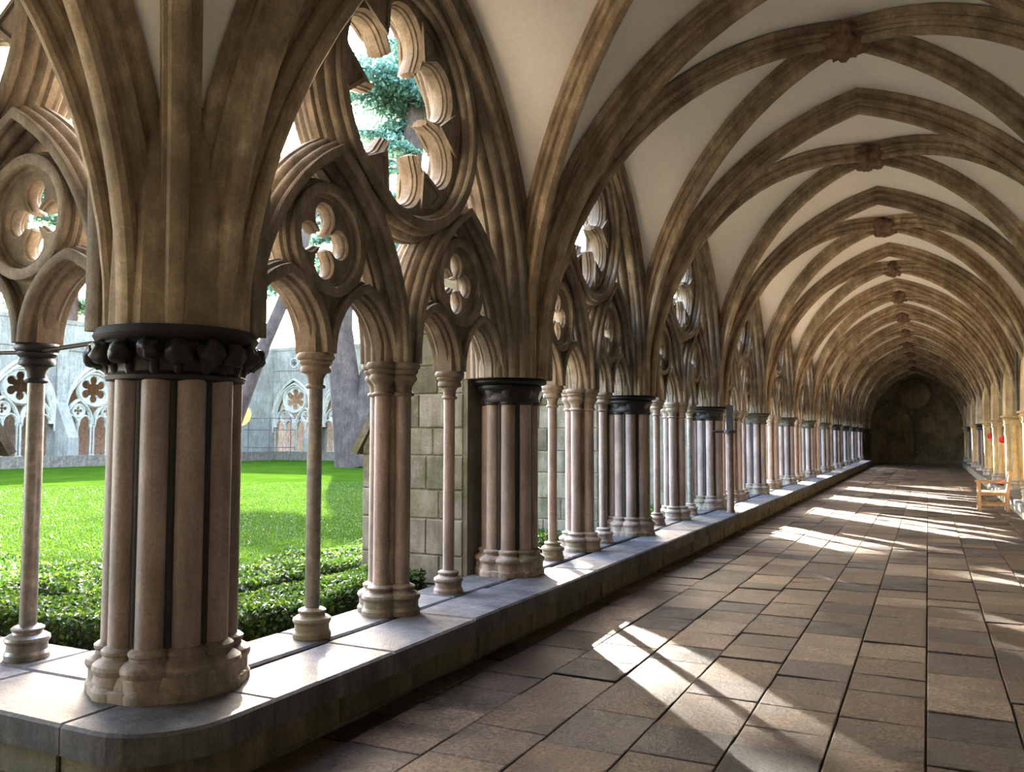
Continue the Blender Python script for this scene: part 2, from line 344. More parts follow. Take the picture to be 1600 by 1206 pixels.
def tracery(loc, rz, L, label, cat, group, mat='limestone', name='tracery_window', detail=True):
    e = emp(name, loc, rz, (1, L / L0, 1), label=label, cat=cat, group=group)
    ob('arch_moulding', TR['arch_moulding'], mat, e)
    o = ob('oculus_ring', TR['oculus_ring'], mat, e, (0, MID, TR['_hexz']))
    h = ob('hexafoil', TR['hexafoil'], mat, e, (0, MID, TR['_hexz']))
    if detail:
        for k in range(6):
            s_ = ob('sunk_triangle', TR['sunk_triangle'], mat, h); s_.rotation_euler = (k * PI / 3, 0, 0)
    for c in SUB:
        ob('sub_arch', TR['sub_arch'], mat, e, (0, c, 0))
        ob('quatrefoil_ring', TR['quatrefoil_ring'], mat, e, (0, c, 2.90)); ob('quatrefoil', TR['quatrefoil'], mat, e, (0, c, 2.90))
        ob('web_panel', TR['web_panel'], mat, e, (0, c, 0))
        for d in (-0.405, 0.405): ob('lancet_arch', TR['lancet_arch'], mat, e, (0, c + d, 0))
    return e
def mat_variant(mats, mat):
    """copies of the shared tracery meshes in another stone"""
    out = {}
    for k, m in mats.items():
        if k[0] == '_': out[k] = m; continue
        c = m.copy(); c.materials.clear(); c.materials.append(MATS[mat]); out[k] = c
    return out

# ------------------------------------------------------------------ columns
def base_prof(r, h):           # attic base on a drum, from the sill up
    return [(r * 2.35, 0), (r * 2.35, h * 0.16), (r * 2.2, h * 0.22), (r * 2.12, h * 0.26), (r * 2.12, h * 0.46), (r * 2.3, h * 0.52), (r * 2.38, h * 0.58), (r * 2.3, h * 0.66),
            (r * 1.95, h * 0.72), (r * 1.62, h * 0.76), (r * 1.55, h * 0.82), (r * 1.7, h * 0.86), (r * 1.72, h * 0.92), (r * 1.45, h * 0.97), (r * 1.0, h)]
def cap_prof(r, z0, z1):
    h = z1 - z0
    return [(r, z0), (r * 1.3, z0 + h * .02), (r * 1.38, z0 + h * .06), (r * 1.3, z0 + h * .10), (r * 1.05, z0 + h * .13), (r * 1.12, z0 + h * .30), (r * 1.45, z0 + h * .42), (r * 2.0, z0 + h * .46), (r * 2.12, z0 + h * .53),
            (r * 2.0, z0 + h * .60), (r * 1.85, z0 + h * .64), (r * 2.2, z0 + h * .70), (r * 2.3, z0 + h * .74), (r * 2.2, z0 + h * .79), (r * 2.5, z0 + h * .83), (r * 2.62, z0 + h * .90), (r * 2.5, z0 + h * .97), (r * 2.4, z1)]
R1 = 0.047
CM = {'base': MB().lathe(base_prof(0.052, 0.19), 28).mesh(True, 24), 'shaft': MB().lathe([(R1, 0.18), (R1 * 1.02, 1.0), (R1, 1.93)], 20).mesh(),
      'capital': MB().lathe(cap_prof(0.048, 1.615, 1.85), 28).mesh()}
def variants(d, mats):
    out = {}
    for k, m in d.items(): c = m.copy(); c.materials.clear(); c.materials.append(MATS[mats[k]]); out[k] = c
    return out
CMS = {'dark': variants(CM, {'base': 'base_stone', 'shaft': 'grey_marble', 'capital': 'limestone'}),
       'black': variants(CM, {'base': 'grey_marble', 'shaft': 'grey_marble', 'capital': 'purbeck'}),
       'sunlit_gold': variants(CM, {'base': 'base_stone', 'shaft': 'sunlit_gold_stone', 'capital': 'sunlit_gold_stone'}),
       'pale': variants(CM, {'base': 'base_stone', 'shaft': 'shaft_stone', 'capital': 'limestone'})}
def colonnette(x, y, kind, label, group, name='colonnette', zo=ZS):
    e = emp(name, (x, y, zo), label=label, cat='column', group=group)
    for k in ('base', 'shaft', 'capital'): ob(k, CMS[kind][k], None, e)
    return e
CL = {'base': MB().lathe(base_prof(0.058, 0.22), 24).mesh(True, 24), 'shaft': MB().lathe([(0.058, 0.2), (0.058, 1.65)], 18).mesh(),
      'capital': MB().lathe([(r * 0.82 if r > 0.1 else r, z) for r, z in cap_prof(0.058, 1.60, 1.85)], 24).mesh(), 'core': MB().lathe([(0.07, 0.02), (0.07, 1.84)], 12).mesh()}
CLS = variants(CL, {'base': 'base_stone', 'shaft': 'shaft_stone', 'capital': 'limestone', 'core': 'rib_stone'})
def cluster(x, y, label, group, rz=0.0, name='column_cluster'):
    e = emp(name, (x, y, ZS), rz, label=label, cat='column', group=group)
    ob('core', CLS['core'], None, e)
    for k in range(4):
        a = k * PI / 2; p = (0.115 * math.cos(a), 0.105 * math.sin(a), 0)
        for q in ('base', 'shaft', 'capital'): ob(q, CLS[q], None, e, p)
    return e
def pier_set(ring, n, sr, knobby, mats):
    d = {}
    d['core'] = MB().lathe([(ring * 0.85, 0.05), (ring * 0.85, 1.84)], 24).mesh()
    d['shaft'] = MB().lathe([(sr, 0.2), (sr, 1.66)], 20).mesh()
    d['detached_shaft'] = MB().lathe([(sr * 0.5, 0.2), (sr * 0.5, 1.66)], 14).mesh()
    d['base'] = MB().lathe([(r * 0.82, z) for r, z in base_prof(sr, 0.25)], 24).mesh(True, 24)
    Rr = ring + sr
    d['plinth'] = MB().lathe([(Rr * 1.16, 0), (Rr * 1.16, 0.05), (Rr * 1.1, 0.06), (Rr * 1.07, 0.12), (Rr * 0.9, 0.16)], 32).mesh()
    if not knobby:
        cp = [(Rr * .9, 1.62), (Rr * 1.02, 1.63), (Rr * 1.04, 1.65), (Rr * 1.0, 1.67), (Rr * 0.97, 1.70), (Rr * 1.02, 1.73), (Rr * 1.12, 1.745), (Rr * 1.15, 1.765), (Rr * 1.12, 1.785), (Rr * 1.08, 1.79),
              (Rr * 1.26, 1.80), (Rr * 1.32, 1.815), (Rr * 1.30, 1.835), (Rr * 1.24, 1.85), (Rr * .8, 1.852)]
    else:
        cp = [(Rr * .9, 1.58), (Rr * 1.03, 1.59), (Rr * 1.05, 1.61), (Rr * 1.0, 1.63), (Rr * 1.0, 1.66), (Rr * 1.12, 1.74), (Rr * 1.2, 1.77), (Rr * 1.16, 1.785),
              (Rr * 1.20, 1.795), (Rr * 1.24, 1.82), (Rr * 1.2, 1.845), (Rr * 1.17, 1.86), (Rr * .8, 1.862)]
    d['capital'] = MB().lathe(cp, 48).mesh()
    d['bell'] = MB().lathe([(sr * 1.0, 1.60), (sr * 1.25, 1.61), (sr * 1.28, 1.63), (sr * 1.05, 1.645), (sr * 1.1, 1.69), (sr * 1.35, 1.74), (sr * 1.3, 1.77), (sr * 0.8, 1.775)], 18).mesh()
    d['springer'] = MB().lathe([(Rr * 1.08, 1.845), (Rr * 1.05, 2.3), (Rr * 0.98, 2.75), (Rr * 0.8, 3.1), (Rr * 0.5, 3.5)], 10).mesh(True, 25)
    return variants(d, dict({'core': 'purbeck', 'shaft': 'shaft_stone', 'detached_shaft': 'purbeck', 'base': 'base_stone', 'plinth': 'base_stone', 'capital': 'purbeck', 'bell': 'purbeck', 'springer': 'rib_stone'}, **mats))
def leaf_knobs(Rr, n=17):
    mb = MB()
    for k in range(n):
        a = 2 * PI * (k + random.uniform(-.2, .2)) / n; z = 1.725 + random.uniform(-.012, .012); sz = random.uniform(0.055, 0.07)
        c = Vector((Rr * 1.17 * math.cos(a), Rr * 1.17 * math.sin(a), z))
        bm = bmesh.new(); bmesh.ops.create_icosphere(bm, subdivisions=3, radius=sz)
        for v in bm.verts: v.co *= 1 + 0.45 * noise.noise(v.co * 26 + c * 9) + 0.15 * noise.noise(v.co * 70)
        mb.add([v.co + c for v in bm.verts], [[v.index for v in f.verts] for f in bm.faces]); bm.free()
        mb.tube([(Rr * 0.96 * math.cos(a), Rr * 0.96 * math.sin(a), 1.62), (Rr * 1.02 * math.cos(a), Rr * 1.02 * math.sin(a), 1.68), c], [0.028, 0.026, 0.03], 7)
    return mb.mesh(True, 70)
PS = {'corner': pier_set(0.265, 10, 0.074, True, {}), 'dark': pier_set(0.205, 8, 0.068, False, {}),
      'stone': pier_set(0.205, 8, 0.068, False, {'capital': 'weathering_stone', 'bell': 'weathering_stone'}),
      'pale': pier_set(0.205, 8, 0.068, False, {'capital': 'sunlit_gold_stone', 'bell': 'sunlit_gold_stone', 'core': 'sunlit_gold_stone', 'detached_shaft': 'sunlit_gold_stone', 'shaft': 'sunlit_gold_stone', 'springer': 'sunlit_gold_stone'})}
PIER_CORNER_KNOBS = leaf_knobs(0.265 + 0.074)
def pier(x, y, kind, label, group, name='clustered_pier', rot=0.0):
    P = PS[kind]; ring, n = (0.265, 10) if kind == 'corner' else (0.205, 8)
    e = emp(name, (x, y, ZS), label=label, cat='pier', group=group)
    for k in ('plinth', 'core', 'springer'): ob(k, P[k], None, e)
    c = ob('capital', P['capital'], None, e)
    if kind == 'corner': ob('carved_leaves', PIER_CORNER_KNOBS, 'purbeck', c, kind='stuff')
    for k in range(n):
        a = rot + 2 * PI * k / n; p = (ring * math.cos(a), ring * math.sin(a), 0)
        ob('shaft', P['shaft'], None, e, p); ob('base', P['base'], None, e, p)
        if kind != 'corner': ob('bell', P['bell'], None, c, p)
        a += PI / n; p = (ring * 0.97 * math.cos(a), ring * 0.97 * math.sin(a), 0); ob('detached_shaft', P['detached_shaft'], None, e, p)
    return e

# ------------------------------------------------------------------ ceiling: ribbed vault
CEIL = emp('ceiling', kind='structure', label='white plastered quadripartite rib vault over the cloister walk')
def rib_section(wd, dp):
    h = [(1.0, 0.0), (1.0, 0.16), (0.92, 0.21), (0.68, 0.23), (0.60, 0.32), (0.80, 0.37), (0.87, 0.46), (0.78, 0.55), (0.46, 0.57), (0.34, 0.68), (0.50, 0.75), (0.53, 0.87), (0.36, 0.97), (0.12, 1.0)]
    h = [(n * wd, d * dp) for n, d in h]
    return h + [(-n, d) for n, d in h[::-1]]
def sweep_arch(mb, A, B, z0, zt, sec, n=18, foot=None):
    """half arch from plan point A (springing at z0) to plan point B (height zt); section d points down/inwards."""
    A = Vector((A[0], A[1], 0)); B = Vector((B[0], B[1], 0)); D = B - A; d = D.length; D.normalize(); nh = Vector((-D.y, D.x, 0))
    pts = [(x, z0 + z) for x, z in half_arch(d, zt - z0, n)]
    R = (d * d + (zt - z0) ** 2) / (2 * d); k = len(sec); vs_ = []; fs = []
    if foot is not None and foot < z0: pts = [(0.0, foot)] + pts
    for i, (x, z) in enumerate(pts):
        if z <= z0: inn = Vector((D.x, D.y, 0))
        else:
            v = Vector((R - x, -(z - z0))); v.normalize(); inn = D * v.x + Vector((0, 0, v.y))
        if i == len(pts) - 1:                        # mitre at the crown
            inn = Vector((0, 0, -1)) * (1.0 / max(0.5, -inn.z))
        for nn, dd in sec: vs_.append(A + D * x + Vector((0, 0, z)) + nh * nn + inn * dd)
    for i in range(len(pts) - 1):
        for j in range(k - 1): fs.append((i * k + j, i * k + j + 1, (i + 1) * k + j + 1, (i + 1) * k + j))
    mb.add(vs_, fs)
    return [A + D * x + Vector((0, 0, z)) for x, z in pts]
def arch_line(A, B, z0, zt, n, foot):
    A = Vector((A[0], A[1], 0)); D = Vector((B[0], B[1], 0)) - A; d = D.length; D.normalize()
    q = [A + D * x + Vector((0, 0, z0 + z)) for x, z in half_arch(d, zt - z0, n)]
    if foot < z0 - 1e-6: q = [A + Vector((0, 0, foot))] + q
    return q
def resample(q, n):
    l = [0.0]
    for a, b in zip(q, q[1:]): l.append(l[-1] + (b - a).length)
    out = []; j = 0
    for i in range(n + 1):
        t = l[-1] * i / n
        while j < len(l) - 2 and l[j + 1] < t: j += 1
        out.append(q[j].lerp(q[j + 1], (t - l[j]) / max(1e-9, l[j + 1] - l[j])))
    return out
RS_D, RS_T, RS_W = rib_section(0.10, 0.25), rib_section(0.12, 0.28), rib_section(0.115, 0.25)
WZ0, WZT, INS = 2.70, 5.45, 0.27
_boss = None
def boss_mesh(seed):
    bm = bmesh.new(); bmesh.ops.create_icosphere(bm, subdivisions=4, radius=0.21)
    for v in bm.verts:
        c = v.co.copy(); a = math.atan2(c.y, c.x)
        k = 1 + 0.16 * math.cos(6 * a + seed) * (1 - abs(c.z) / 0.21) + 0.30 * noise.noise(c * 16 + Vector((seed * 3.1, 0, 0))) + 0.12 * noise.noise(c * 40)
        v.co = Vector((c.x * k, c.y * k, c.z * 0.75 * k))
    # a small carved face looking down towards the walk
    m = bpy.data.meshes.new('boss'); bm.to_mesh(m); bm.free()
    m.polygons.foreach_set('use_smooth', [True] * len(m.polygons)); return m
BOSSES = [boss_mesh(i) for i in range(3)]
_vc = {}
def vault_bay(cx, cy, hx, hy, tx, ty, idx, key=None):
    """tx: arches on the x sides ('W' wall rib / 'T' transverse), ty: on the y sides. Meshes built about (0,0) and shared by key."""
    key = (round(hx, 3), round(hy, 3), tx, ty)
    if key not in _vc:
        web = MB(); diag = []; wall = []
        NW = 22
        for sx in (-1, 1):
            for sy in (-1, 1):
                c = Vector((sx * hx, sy * hy)); dirc = (-c).normalized(); s0 = c + dirc * 0.12
                dl = resample(arch_line(s0, (0, 0), ZC, ZB, 24, ZC), NW)
                mb = MB(); sweep_arch(mb, s0, (0, 0), ZC, ZB, RS_D, 20); diag.append(mb.mesh(True, 35))
                xi = sx * (hx - INS) if tx == 'W' else sx * hx
                yi = sy * (hy - INS) if ty == 'W' else sy * hy
                kx = (WZ0, WZT) if tx == 'W' else (ZC, ZB - 0.02); ky = (WZ0, WZT) if ty == 'W' else (ZC, ZB - 0.02)
                wl = resample(arch_line((xi, sy * (hy - 0.09)), (xi, 0), kx[0], kx[1], 24, ZC), NW)
                tl = resample(arch_line((sx * (hx - 0.09), yi), (0, yi), ky[0], ky[1], 24, ZC), NW)
                for other in (wl, tl):
                    vs_ = []; K = 5
                    for a, b in zip(dl, other):
                        for q in range(K + 1): vs_.append(a.lerp(b, q / K))
                    fs = [(i * (K + 1) + q, i * (K + 1) + q + 1, (i + 1) * (K + 1) + q + 1, (i + 1) * (K + 1) + q) for i in range(NW) for q in range(K)]
                    web.add(vs_, fs)
        wm = me(web.v, web.f, True)
        bmx = bmesh.new(); bmx.from_mesh(wm); bmesh.ops.remove_doubles(bmx, verts=bmx.verts, dist=0.002); bmx.to_mesh(wm); bmx.free()
        wm = autosmooth(wm, 30)
        wr = {}
        if tx == 'W':
            for sx in (-1, 1):
                mb = MB()
                for sy in (-1, 1): sweep_arch(mb, (sx * (hx - INS + 0.06), sy * (hy - 0.09)), (sx * (hx - INS + 0.06), 0), WZ0, WZT, RS_W, 18, ZC)
                wr['x', sx] = mb.mesh(True, 35)
        if ty == 'W':
            for sy in (-1, 1):
                mb = MB()
                for sx in (-1, 1): sweep_arch(mb, (sx * (hx - 0.09), sy * (hy - INS + 0.06)), (0, sy * (hy - INS + 0.06)), WZ0, WZT, RS_W, 18, ZC)
                wr['y', sy] = mb.mesh(True, 35)
        _vc[key] = (wm, diag, wr)
    wm, diag, wr = _vc[key]
    ob('vault_web', wm, 'plaster', CEIL, (cx, cy, 0))
    for d in diag: ob('diagonal_rib', d, 'rib_stone', CEIL, (cx, cy, 0))
    for m in wr.values(): ob('wall_rib', m, 'rib_stone', CEIL, (cx, cy, 0))
    o = ob('boss', BOSSES[idx % 3], 'boss_stone', CEIL, (cx, cy, ZB - 0.17), rz=idx * 0.7, scale=(1.2, 1.2, 1.2))
    return o
HX = (RX - LX) / 2
for i in range(11): vault_bay(CX, (PY[i] + PY[i + 1]) / 2, HX, (PY[i + 1] - PY[i]) / 2, 'W', 'T', i)
vault_bay(CX, PY[0] - HX, HX, HX, 'T', 'T', 1)                 # corner bay above the camera
vault_bay(CX, PY[11] + HX, HX, HX, 'T', 'T', 2)                # far corner bay
for i in range(2): vault_bay(LX - L0 * (i + 0.5), PY[0] - HX, L0 / 2, HX, 'T', 'W', i)   # first bays of the other walk
mb = MB()
for s in (-1, 1): sweep_arch(mb, (s * (HX - 0.09), 0), (0, 0), ZC, ZB - 0.02, RS_T, 20)
TRM = mb.mesh(True, 35)
for y in PY + [YB + 0.1, YE - 0.1]: ob('transverse_rib', TRM, 'rib_stone', CEIL, (CX, y, 0))
for x in (LX, LX - L0, LX - 2 * L0): ob('transverse_rib', TRM, 'rib_stone', CEIL, (x, PY[0] - HX, 0), rz=PI / 2)

# ------------------------------------------------------------------ floor
FLOOR = ob('floor', MB().box(SI - 0.3, 2.6, YB - 0.2, YE + 0.2, -0.3, -0.02).box(-14, SI - 0.3, YB - 0.2, 2.9, -0.3, -0.02).mesh(False), 'mortar', kind='structure', label='worn stone flags of the cloister walk')
SW = 0.457
cand = []
x = -0.05 - 7 * SW
cols = [(-0.05 + SW * k, -0.05 + SW * (k + 1)) for k in range(-7, 4)]
for ci, (xa, xb) in enumerate(cols):
    xa_, xb_ = max(xa, -2.97), min(xb, 1.64)
    if xb_ - xa_ < 0.05: continue
    y = 1.2 + random.uniform(0, 0.4)
    while y < YE - 0.2:
        l = random.choice([0.36, 0.42, 0.46, 0.48, 0.52, 0.62]) * random.uniform(0.95, 1.05)
        cand.append((xa_, xb_, y, y + l)); y += l
def inview(c):
    x_, y_ = (c[0] + c[1]) / 2, (c[2] + c[3]) / 2
    d = -x_ * math.sin(YAW) + y_ * math.cos(YAW); r = x_ * math.cos(YAW) + y_ * math.sin(YAW)
    return d > 1 and abs(r / d) < 0.64 and 1.6 / d < 0.52
cand.sort(key=lambda c: (not inview(c), c[2]))
def slab_at(mb, c, ox=0, oy=0):
    g = 0.004; z = random.uniform(-0.006, 0.004)
    mb.slab(c[0] + g - ox, c[1] - g - ox, c[2] + g - oy, c[3] - g - oy, -0.05, z, 0.006, 0.004)
near = [c for c in cand if inview(c)][:300]; nearset = set(near)
for c in near:
    cx_, cy_ = (c[0] + c[1]) / 2, (c[2] + c[3]) / 2
    mb = MB(); slab_at(mb, c, cx_, cy_); ob('paving_slab', me(mb.v, mb.f, False), 'paving', FLOOR, (cx_, cy_, 0))
mb = MB()
for c in cand:
    if c not in nearset: slab_at(mb, c)
y = 2.6
while y > YB:                                                    # flags of the other walk and round the camera
    y -= 0.46; x = -13.5 + random.uniform(0, 0.3)
    while x < 2.2:
        l = random.uniform(0.38, 0.56)
        if not (x + l > -2.97 and y + 0.46 > 1.2): slab_at(mb, (x, x + l, y, y + 0.46))
        x += l
ob('paving', me(mb.v, mb.f, False), 'paving_far', FLOOR, kind='stuff')

# ------------------------------------------------------------------ low sill walls with coping
WL = emp('wall_left', kind='structure', label='low stone bench wall with worn coping under the garden arcade')
core = MB().box(SO + 0.02, SI - 0.05, PY[0] - 0.45, PY[11] + 0.3, -0.3, 0.16)
core.box(-13, SI - 0.35, PY[0] - 0.65, PY[0] + 0.27, -0.3, 0.155)
ob('core', core.mesh(False), 'mortar', WL)
def coping_piece(x0, x1, y0, y1, jit=0.004):
    cx_, cy_ = (x0 + x1) / 2, (y0 + y1) / 2; mb = MB(); mb.slab(x0 - cx_, x1 - cx_, y0 - cy_, y1 - cy_, 0.165, ZS, 0.018, jit)
    ob('coping_slab', me(mb.v, mb.f, False), 'coping_stone', WL, (cx_, cy_, 0))
y = PY[0] + 0.02
while y < PY[11] + 0.3:
    l = random.uniform(0.95, 1.5) if y < 25 else random.uniform(1.6, 2.2); coping_piece(SI - 0.52 + random.uniform(-.03, .03), SI, y + 0.003, min(y + l, PY[11] + 0.3) - 0.003); y += l
y = PY[0] + 0.3
while y < PY[11] + 0.3:
    l = random.uniform(0.6, 1.1) if y < 25 else 2.0; coping_piece(SO, SI - 0.56, y + 0.004, min(y + l, PY[11] + 0.3) - 0.004); y += l
x = -3.55
while x > -12:
    l = random.uniform(0.9, 1.3); coping_piece(x - l + 0.003, x - 0.003, PY[0] - 0.70, PY[0] - 0.16); x -= l
x = -3.95
while x > -12:
    l = random.uniform(0.6, 1.0); coping_piece(x - l + 0.004, x - 0.004, PY[0] - 0.155, PY[0] + 0.30); x -= l
# rounded corner stone
def corner_poly(r, off):
    cxc, cyc = SI - r, PY[0] - 0.70 + r; q = []
    for i in range(9):
        a = -PI / 2 + PI / 2 * i / 8; q.append((cxc + (r - off) * math.cos(a), cyc + (r - off) * math.sin(a)))
    return [(-3.55 + 0.003, PY[0] - 0.70 + off)] + q + [(SI - off, PY[0] + 0.016), (SI - 0.5, PY[0] + 0.016), (SI - 0.5, PY[0] + 0.29), (SO, PY[0] + 0.29), (SO, PY[0] - 0.15), (-3.55 + 0.003, PY[0] - 0.15)]
p0, p1 = corner_poly(0.40, 0.0), corner_poly(0.40, 0.018); n = len(p0)
ob('coping_slab', me([(a, b, 0.165) for a, b in p0] + [(a, b, ZS - 0.013) for a, b in p0] + [(a, b, ZS) for a, b in p1],
    [tuple(range(n))[::-1], tuple(range(2 * n, 3 * n))] + [(k * n + i, k * n + (i + 1) % n, (k + 1) * n + (i + 1) % n, (k + 1) * n + i) for k in (0, 1) for i in range(n)], False), 'coping_stone', WL)
q = corner_poly(0.36, 0.0); q = [(a - 0.045, b + 0.045) for a, b in q]
ob('corner_block', me([(a, b, -0.1) for a, b in q] + [(a, b, 0.163) for a, b in q], [tuple(range(n, 2 * n))] + [(i, (i + 1) % n, n + (i + 1) % n, n + i) for i in range(n)], False), 'low_wall_stone', WL)
def face_blocks(vert_axis, fixed, a0, a1, sgn):
    a = a0
    while a < a1:
        l = random.uniform(0.38, 0.66); b = min(a + l, a1); out = random.uniform(0.0, 0.012)
        mb = MB()
        # block built lying (front face up) then stood up
        hw, hh = (b - a) / 2 - 0.004, 0.078
        vs_ = [(-hw, -hh, -0.05), (hw, -hh, -0.05), (hw, hh, -0.05), (-hw, hh, -0.05)]
        mb.slab(-hw, hw, -hh, hh, -0.06, out, 0.010)
        if vert_axis == 'y': vv = [(z, x_, y_ + 0.082) for x_, y_, z in mb.v]; loc = (fixed, (a + b) / 2, 0)
        else: vv = [(x_, -z, y_ + 0.082) for x_, y_, z in mb.v]; loc = ((a + b) / 2, fixed, 0)
        ob('stone_block', me(vv, mb.f, False), 'low_wall_stone', WL, loc); a = b
face_blocks('y', SI - 0.045, PY[0] + 0.02, 40.0, 1)
face_blocks('x', PY[0] - 0.66, -9.5, -3.6, -1)

# ------------------------------------------------------------------ walls above, right wall, back and end walls
def spandrel_strip(mb, L, zt, x0, x1, hw, z0, za, foot):
    p = pointed(L / 2, hw, z0, za, foot); p = [(0, p[0][1])] + p + [(L, p[-1][1])]
    for (a, za_), (b, zb) in zip(p, p[1:]):
        if abs(a - b) < 1e-6: continue
        mb.add([(x0, a, za_), (x0, b, zb), (x0, b, zt), (x0, a, zt), (x1, a, za_), (x1, b, zb), (x1, b, zt), (x1, a, zt)],
               [(0, 1, 2, 3), (4, 7, 6, 5), (0, 4, 5, 1), (3, 2, 6, 7)])
def spandrel(L, zt=8.0, x0=0.30, x1=-0.38):
    mb = MB(); spandrel_strip(mb, L, zt, x0, x1, L / 2 - 0.20, WZ0, 5.36, 2.4); return mb.mesh(False)
_sp = {}
for i in range(11):
    L = PY[i + 1] - PY[i]; k = round(L, 3)
    if k not in _sp: _sp[k] = spandrel(L)
    ob('spandrel_wall', _sp[k], 'ashlar', WL, (LX, PY[i], 0))
_sp4 = _sp.get(round(L0, 3)) or spandrel(L0)
for i in range(2): ob('spandrel_wall', _sp4, 'ashlar', WL, (LX - L0 * (i + 1), PY[0], 0), rz=-PI / 2)
WR = emp('wall_right', kind='structure', label='light-bouncing cream outer wall of the walk with stone bench')
ob('wall_face', MB().box(RX + 0.12, RX + 0.5, 14.0, YE + 0.3, -0.1, 7.0).mesh(False), 'bounce_cream', WR); ob('near_wall_face', MB().box(RX + 0.12, RX + 0.5, YB - 0.4, 13.99, -0.1, 7.0).mesh(False), 'ashlar', WR)  # cream part bounces warm light into the far bays, near part kept darker
mb = MB().box(1.64, RX + 0.13, 12.0, PY[11] + 0.4, -0.1, 0.165); ob('bench', mb.mesh(False), 'low_wall_stone', WR)
y = 12.0
while y < PY[11]:
    l = random.uniform(1.1, 1.7); mb = MB(); mb.slab(1.58, RX + 0.13, y + 0.003, y + l - 0.003, 0.165, ZS, 0.018, 0.003); ob('coping_slab', me(mb.v, mb.f, False), 'coping_stone', WR); y += l
WBK = ob('wall_back', MB().box(-13, RX + 0.5, YB - 0.5, YB - 0.12, -0.1, 7.0).mesh(False), 'ashlar', kind='structure', label='stone outer wall behind the corner of the walk')
WE = emp('wall_end', kind='structure', label='dim end wall of the walk with blind tracery')
ob('wall_face', MB().box(LX - 0.3, RX + 0.5, YE, YE + 0.4, -0.1, 7.0).mesh(False), 'end_wall_stone', WE)
ob('light_block_wall', MB().box(LX - 0.5, LX - 0.1, PY[11] + 0.3, YE + 0.1, -0.1, 7.0).mesh(False), 'end_wall_stone', WE)  # added wall shutting off the open far walk so the corner stays dark
def wallmould(path, closed, w_, d_, name):
    mb = MB(); sweep2d(mb, path, full_section(w_, d_, 'mid'), closed)
    ob(name, mb.mesh(True, 35), 'weathering_stone', WE, (CX, YE, 0), rz=-PI / 2)
wallmould(circle(0, 4.25, 0.95, 40), True, 0.10, 0.12, 'blind_circle')
for s in (-1, 1): wallmould(pointed(s * 1.40, 1.36, 2.0, 3.9, 0.5), False, 0.09, 0.12, 'blind_arch')
wallmould(pointed(0, 2.75, 2.15, 5.75, 0.3), False, 0.14, 0.14, 'blind_arch')

# ------------------------------------------------------------------ piers, colonnettes, clusters and tracery of the garden arcade
ORD = ['first', 'second', 'third', 'fourth', 'fifth', 'sixth', 'seventh', 'eighth', 'ninth', 'tenth', 'eleventh', 'twelfth', 'thirteenth']
pier(LX, PY[0], 'corner', 'massive near corner pier with dark leaf-carved capital and many clustered shafts', 'garden arcade piers', rot=0.15)
for i in range(1, 12):
    kind = 'dark' if i in (1, 2, 3) or i >= 8 else 'stone'
    lab = {1: 'dark-capped clustered pier beside the mossy buttress, next after the big corner pier', 2: 'dark-capped clustered pier, second along the garden arcade from the corner pier',
           3: 'dark-capped clustered pier right behind the brown wooden post'}.get(i, f'{ORD[i - 1]} clustered pier along the garden arcade after the near corner pier')
    pier(LX, PY[i], kind, lab, 'garden arcade piers', rot=0.39)
SP = (SUB[0], MID, SUB[1])
for i in range(11):
    L = PY[i + 1] - PY[i]; k = L / L0; o_ = ORD[i]
    ys = [PY[i] + s * k for s in SP]
    if i == 0: k0, k1 = 'dark', 'pale'
    else: k0 = k1 = 'pale'
    colonnette(LX, ys[0], k0, 'polished dark grey single column standing alone just right of the corner pier' if i == 0 else f'single slender column nearest the camera in the {o_} bay of the garden arcade', 'single columns of the garden arcade')
    cluster(LX, ys[1], f'four-shaft column cluster in the middle of the {o_} bay of the garden arcade', 'column clusters of the garden arcade')
    colonnette(LX, ys[2], k1 if i != 2 else 'dark', 'pale single column standing before the mossy buttress wall' if i == 0 else f'single slender column farthest from the camera in the {o_} bay of the garden arcade', 'single columns of the garden arcade')
    tracery((LX, PY[i], 0), 0, L, f'cusped stone window tracery with six-lobed oculus in the {o_} bay of the garden arcade', 'window tracery', 'tracery of the garden arcade', detail=i < 3)
# the other arcade running left from the corner pier
for i in range(2):
    x1 = LX - L0 * i; x0 = x1 - L0
    which = 'cropped window tracery left of the corner pier' if i == 0 else 'window tracery farther left, past the cropped one'
    tracery((x0, PY[0], 0), -PI / 2, L0, which, 'window tracery', 'tracery of the other arcade', detail=i == 0)
    if i == 0:
        colonnette(x1 - SP[0], PY[0], 'black', 'black polished single column left of the corner pier, tied by an iron rod', 'columns of the other arcade')
        cluster(x1 - SP[1], PY[0], 'four-shaft column cluster at far left beyond the black column', 'columns of the other arcade', PI / 2)
        colonnette(x1 - SP[2], PY[0], 'pale', 'single slender column beyond the cluster left of the corner pier', 'columns of the other arcade')
    pier(x0, PY[0], 'dark', ['clustered pier of the other arcade, next left of the corner pier', 'clustered pier of the other arcade, last on the left'][i], 'other arcade piers', rot=0.39)
mb = MB(); mb.tube([(LX - 0.36, PY[0] - 0.03, 2.145), (LX - SUB[0], PY[0] - 0.03, 2.10)], 0.014, 8).tube([(LX - SUB[0], PY[0] - 0.03, 2.10), (LX - SUB[0] - 0.9, PY[0] - 0.03, 2.13)], 0.014, 8)
ob('tie_rod', mb.mesh(True), 'iron', label='thin black iron tie rod between corner pier and black column', cat='rod')

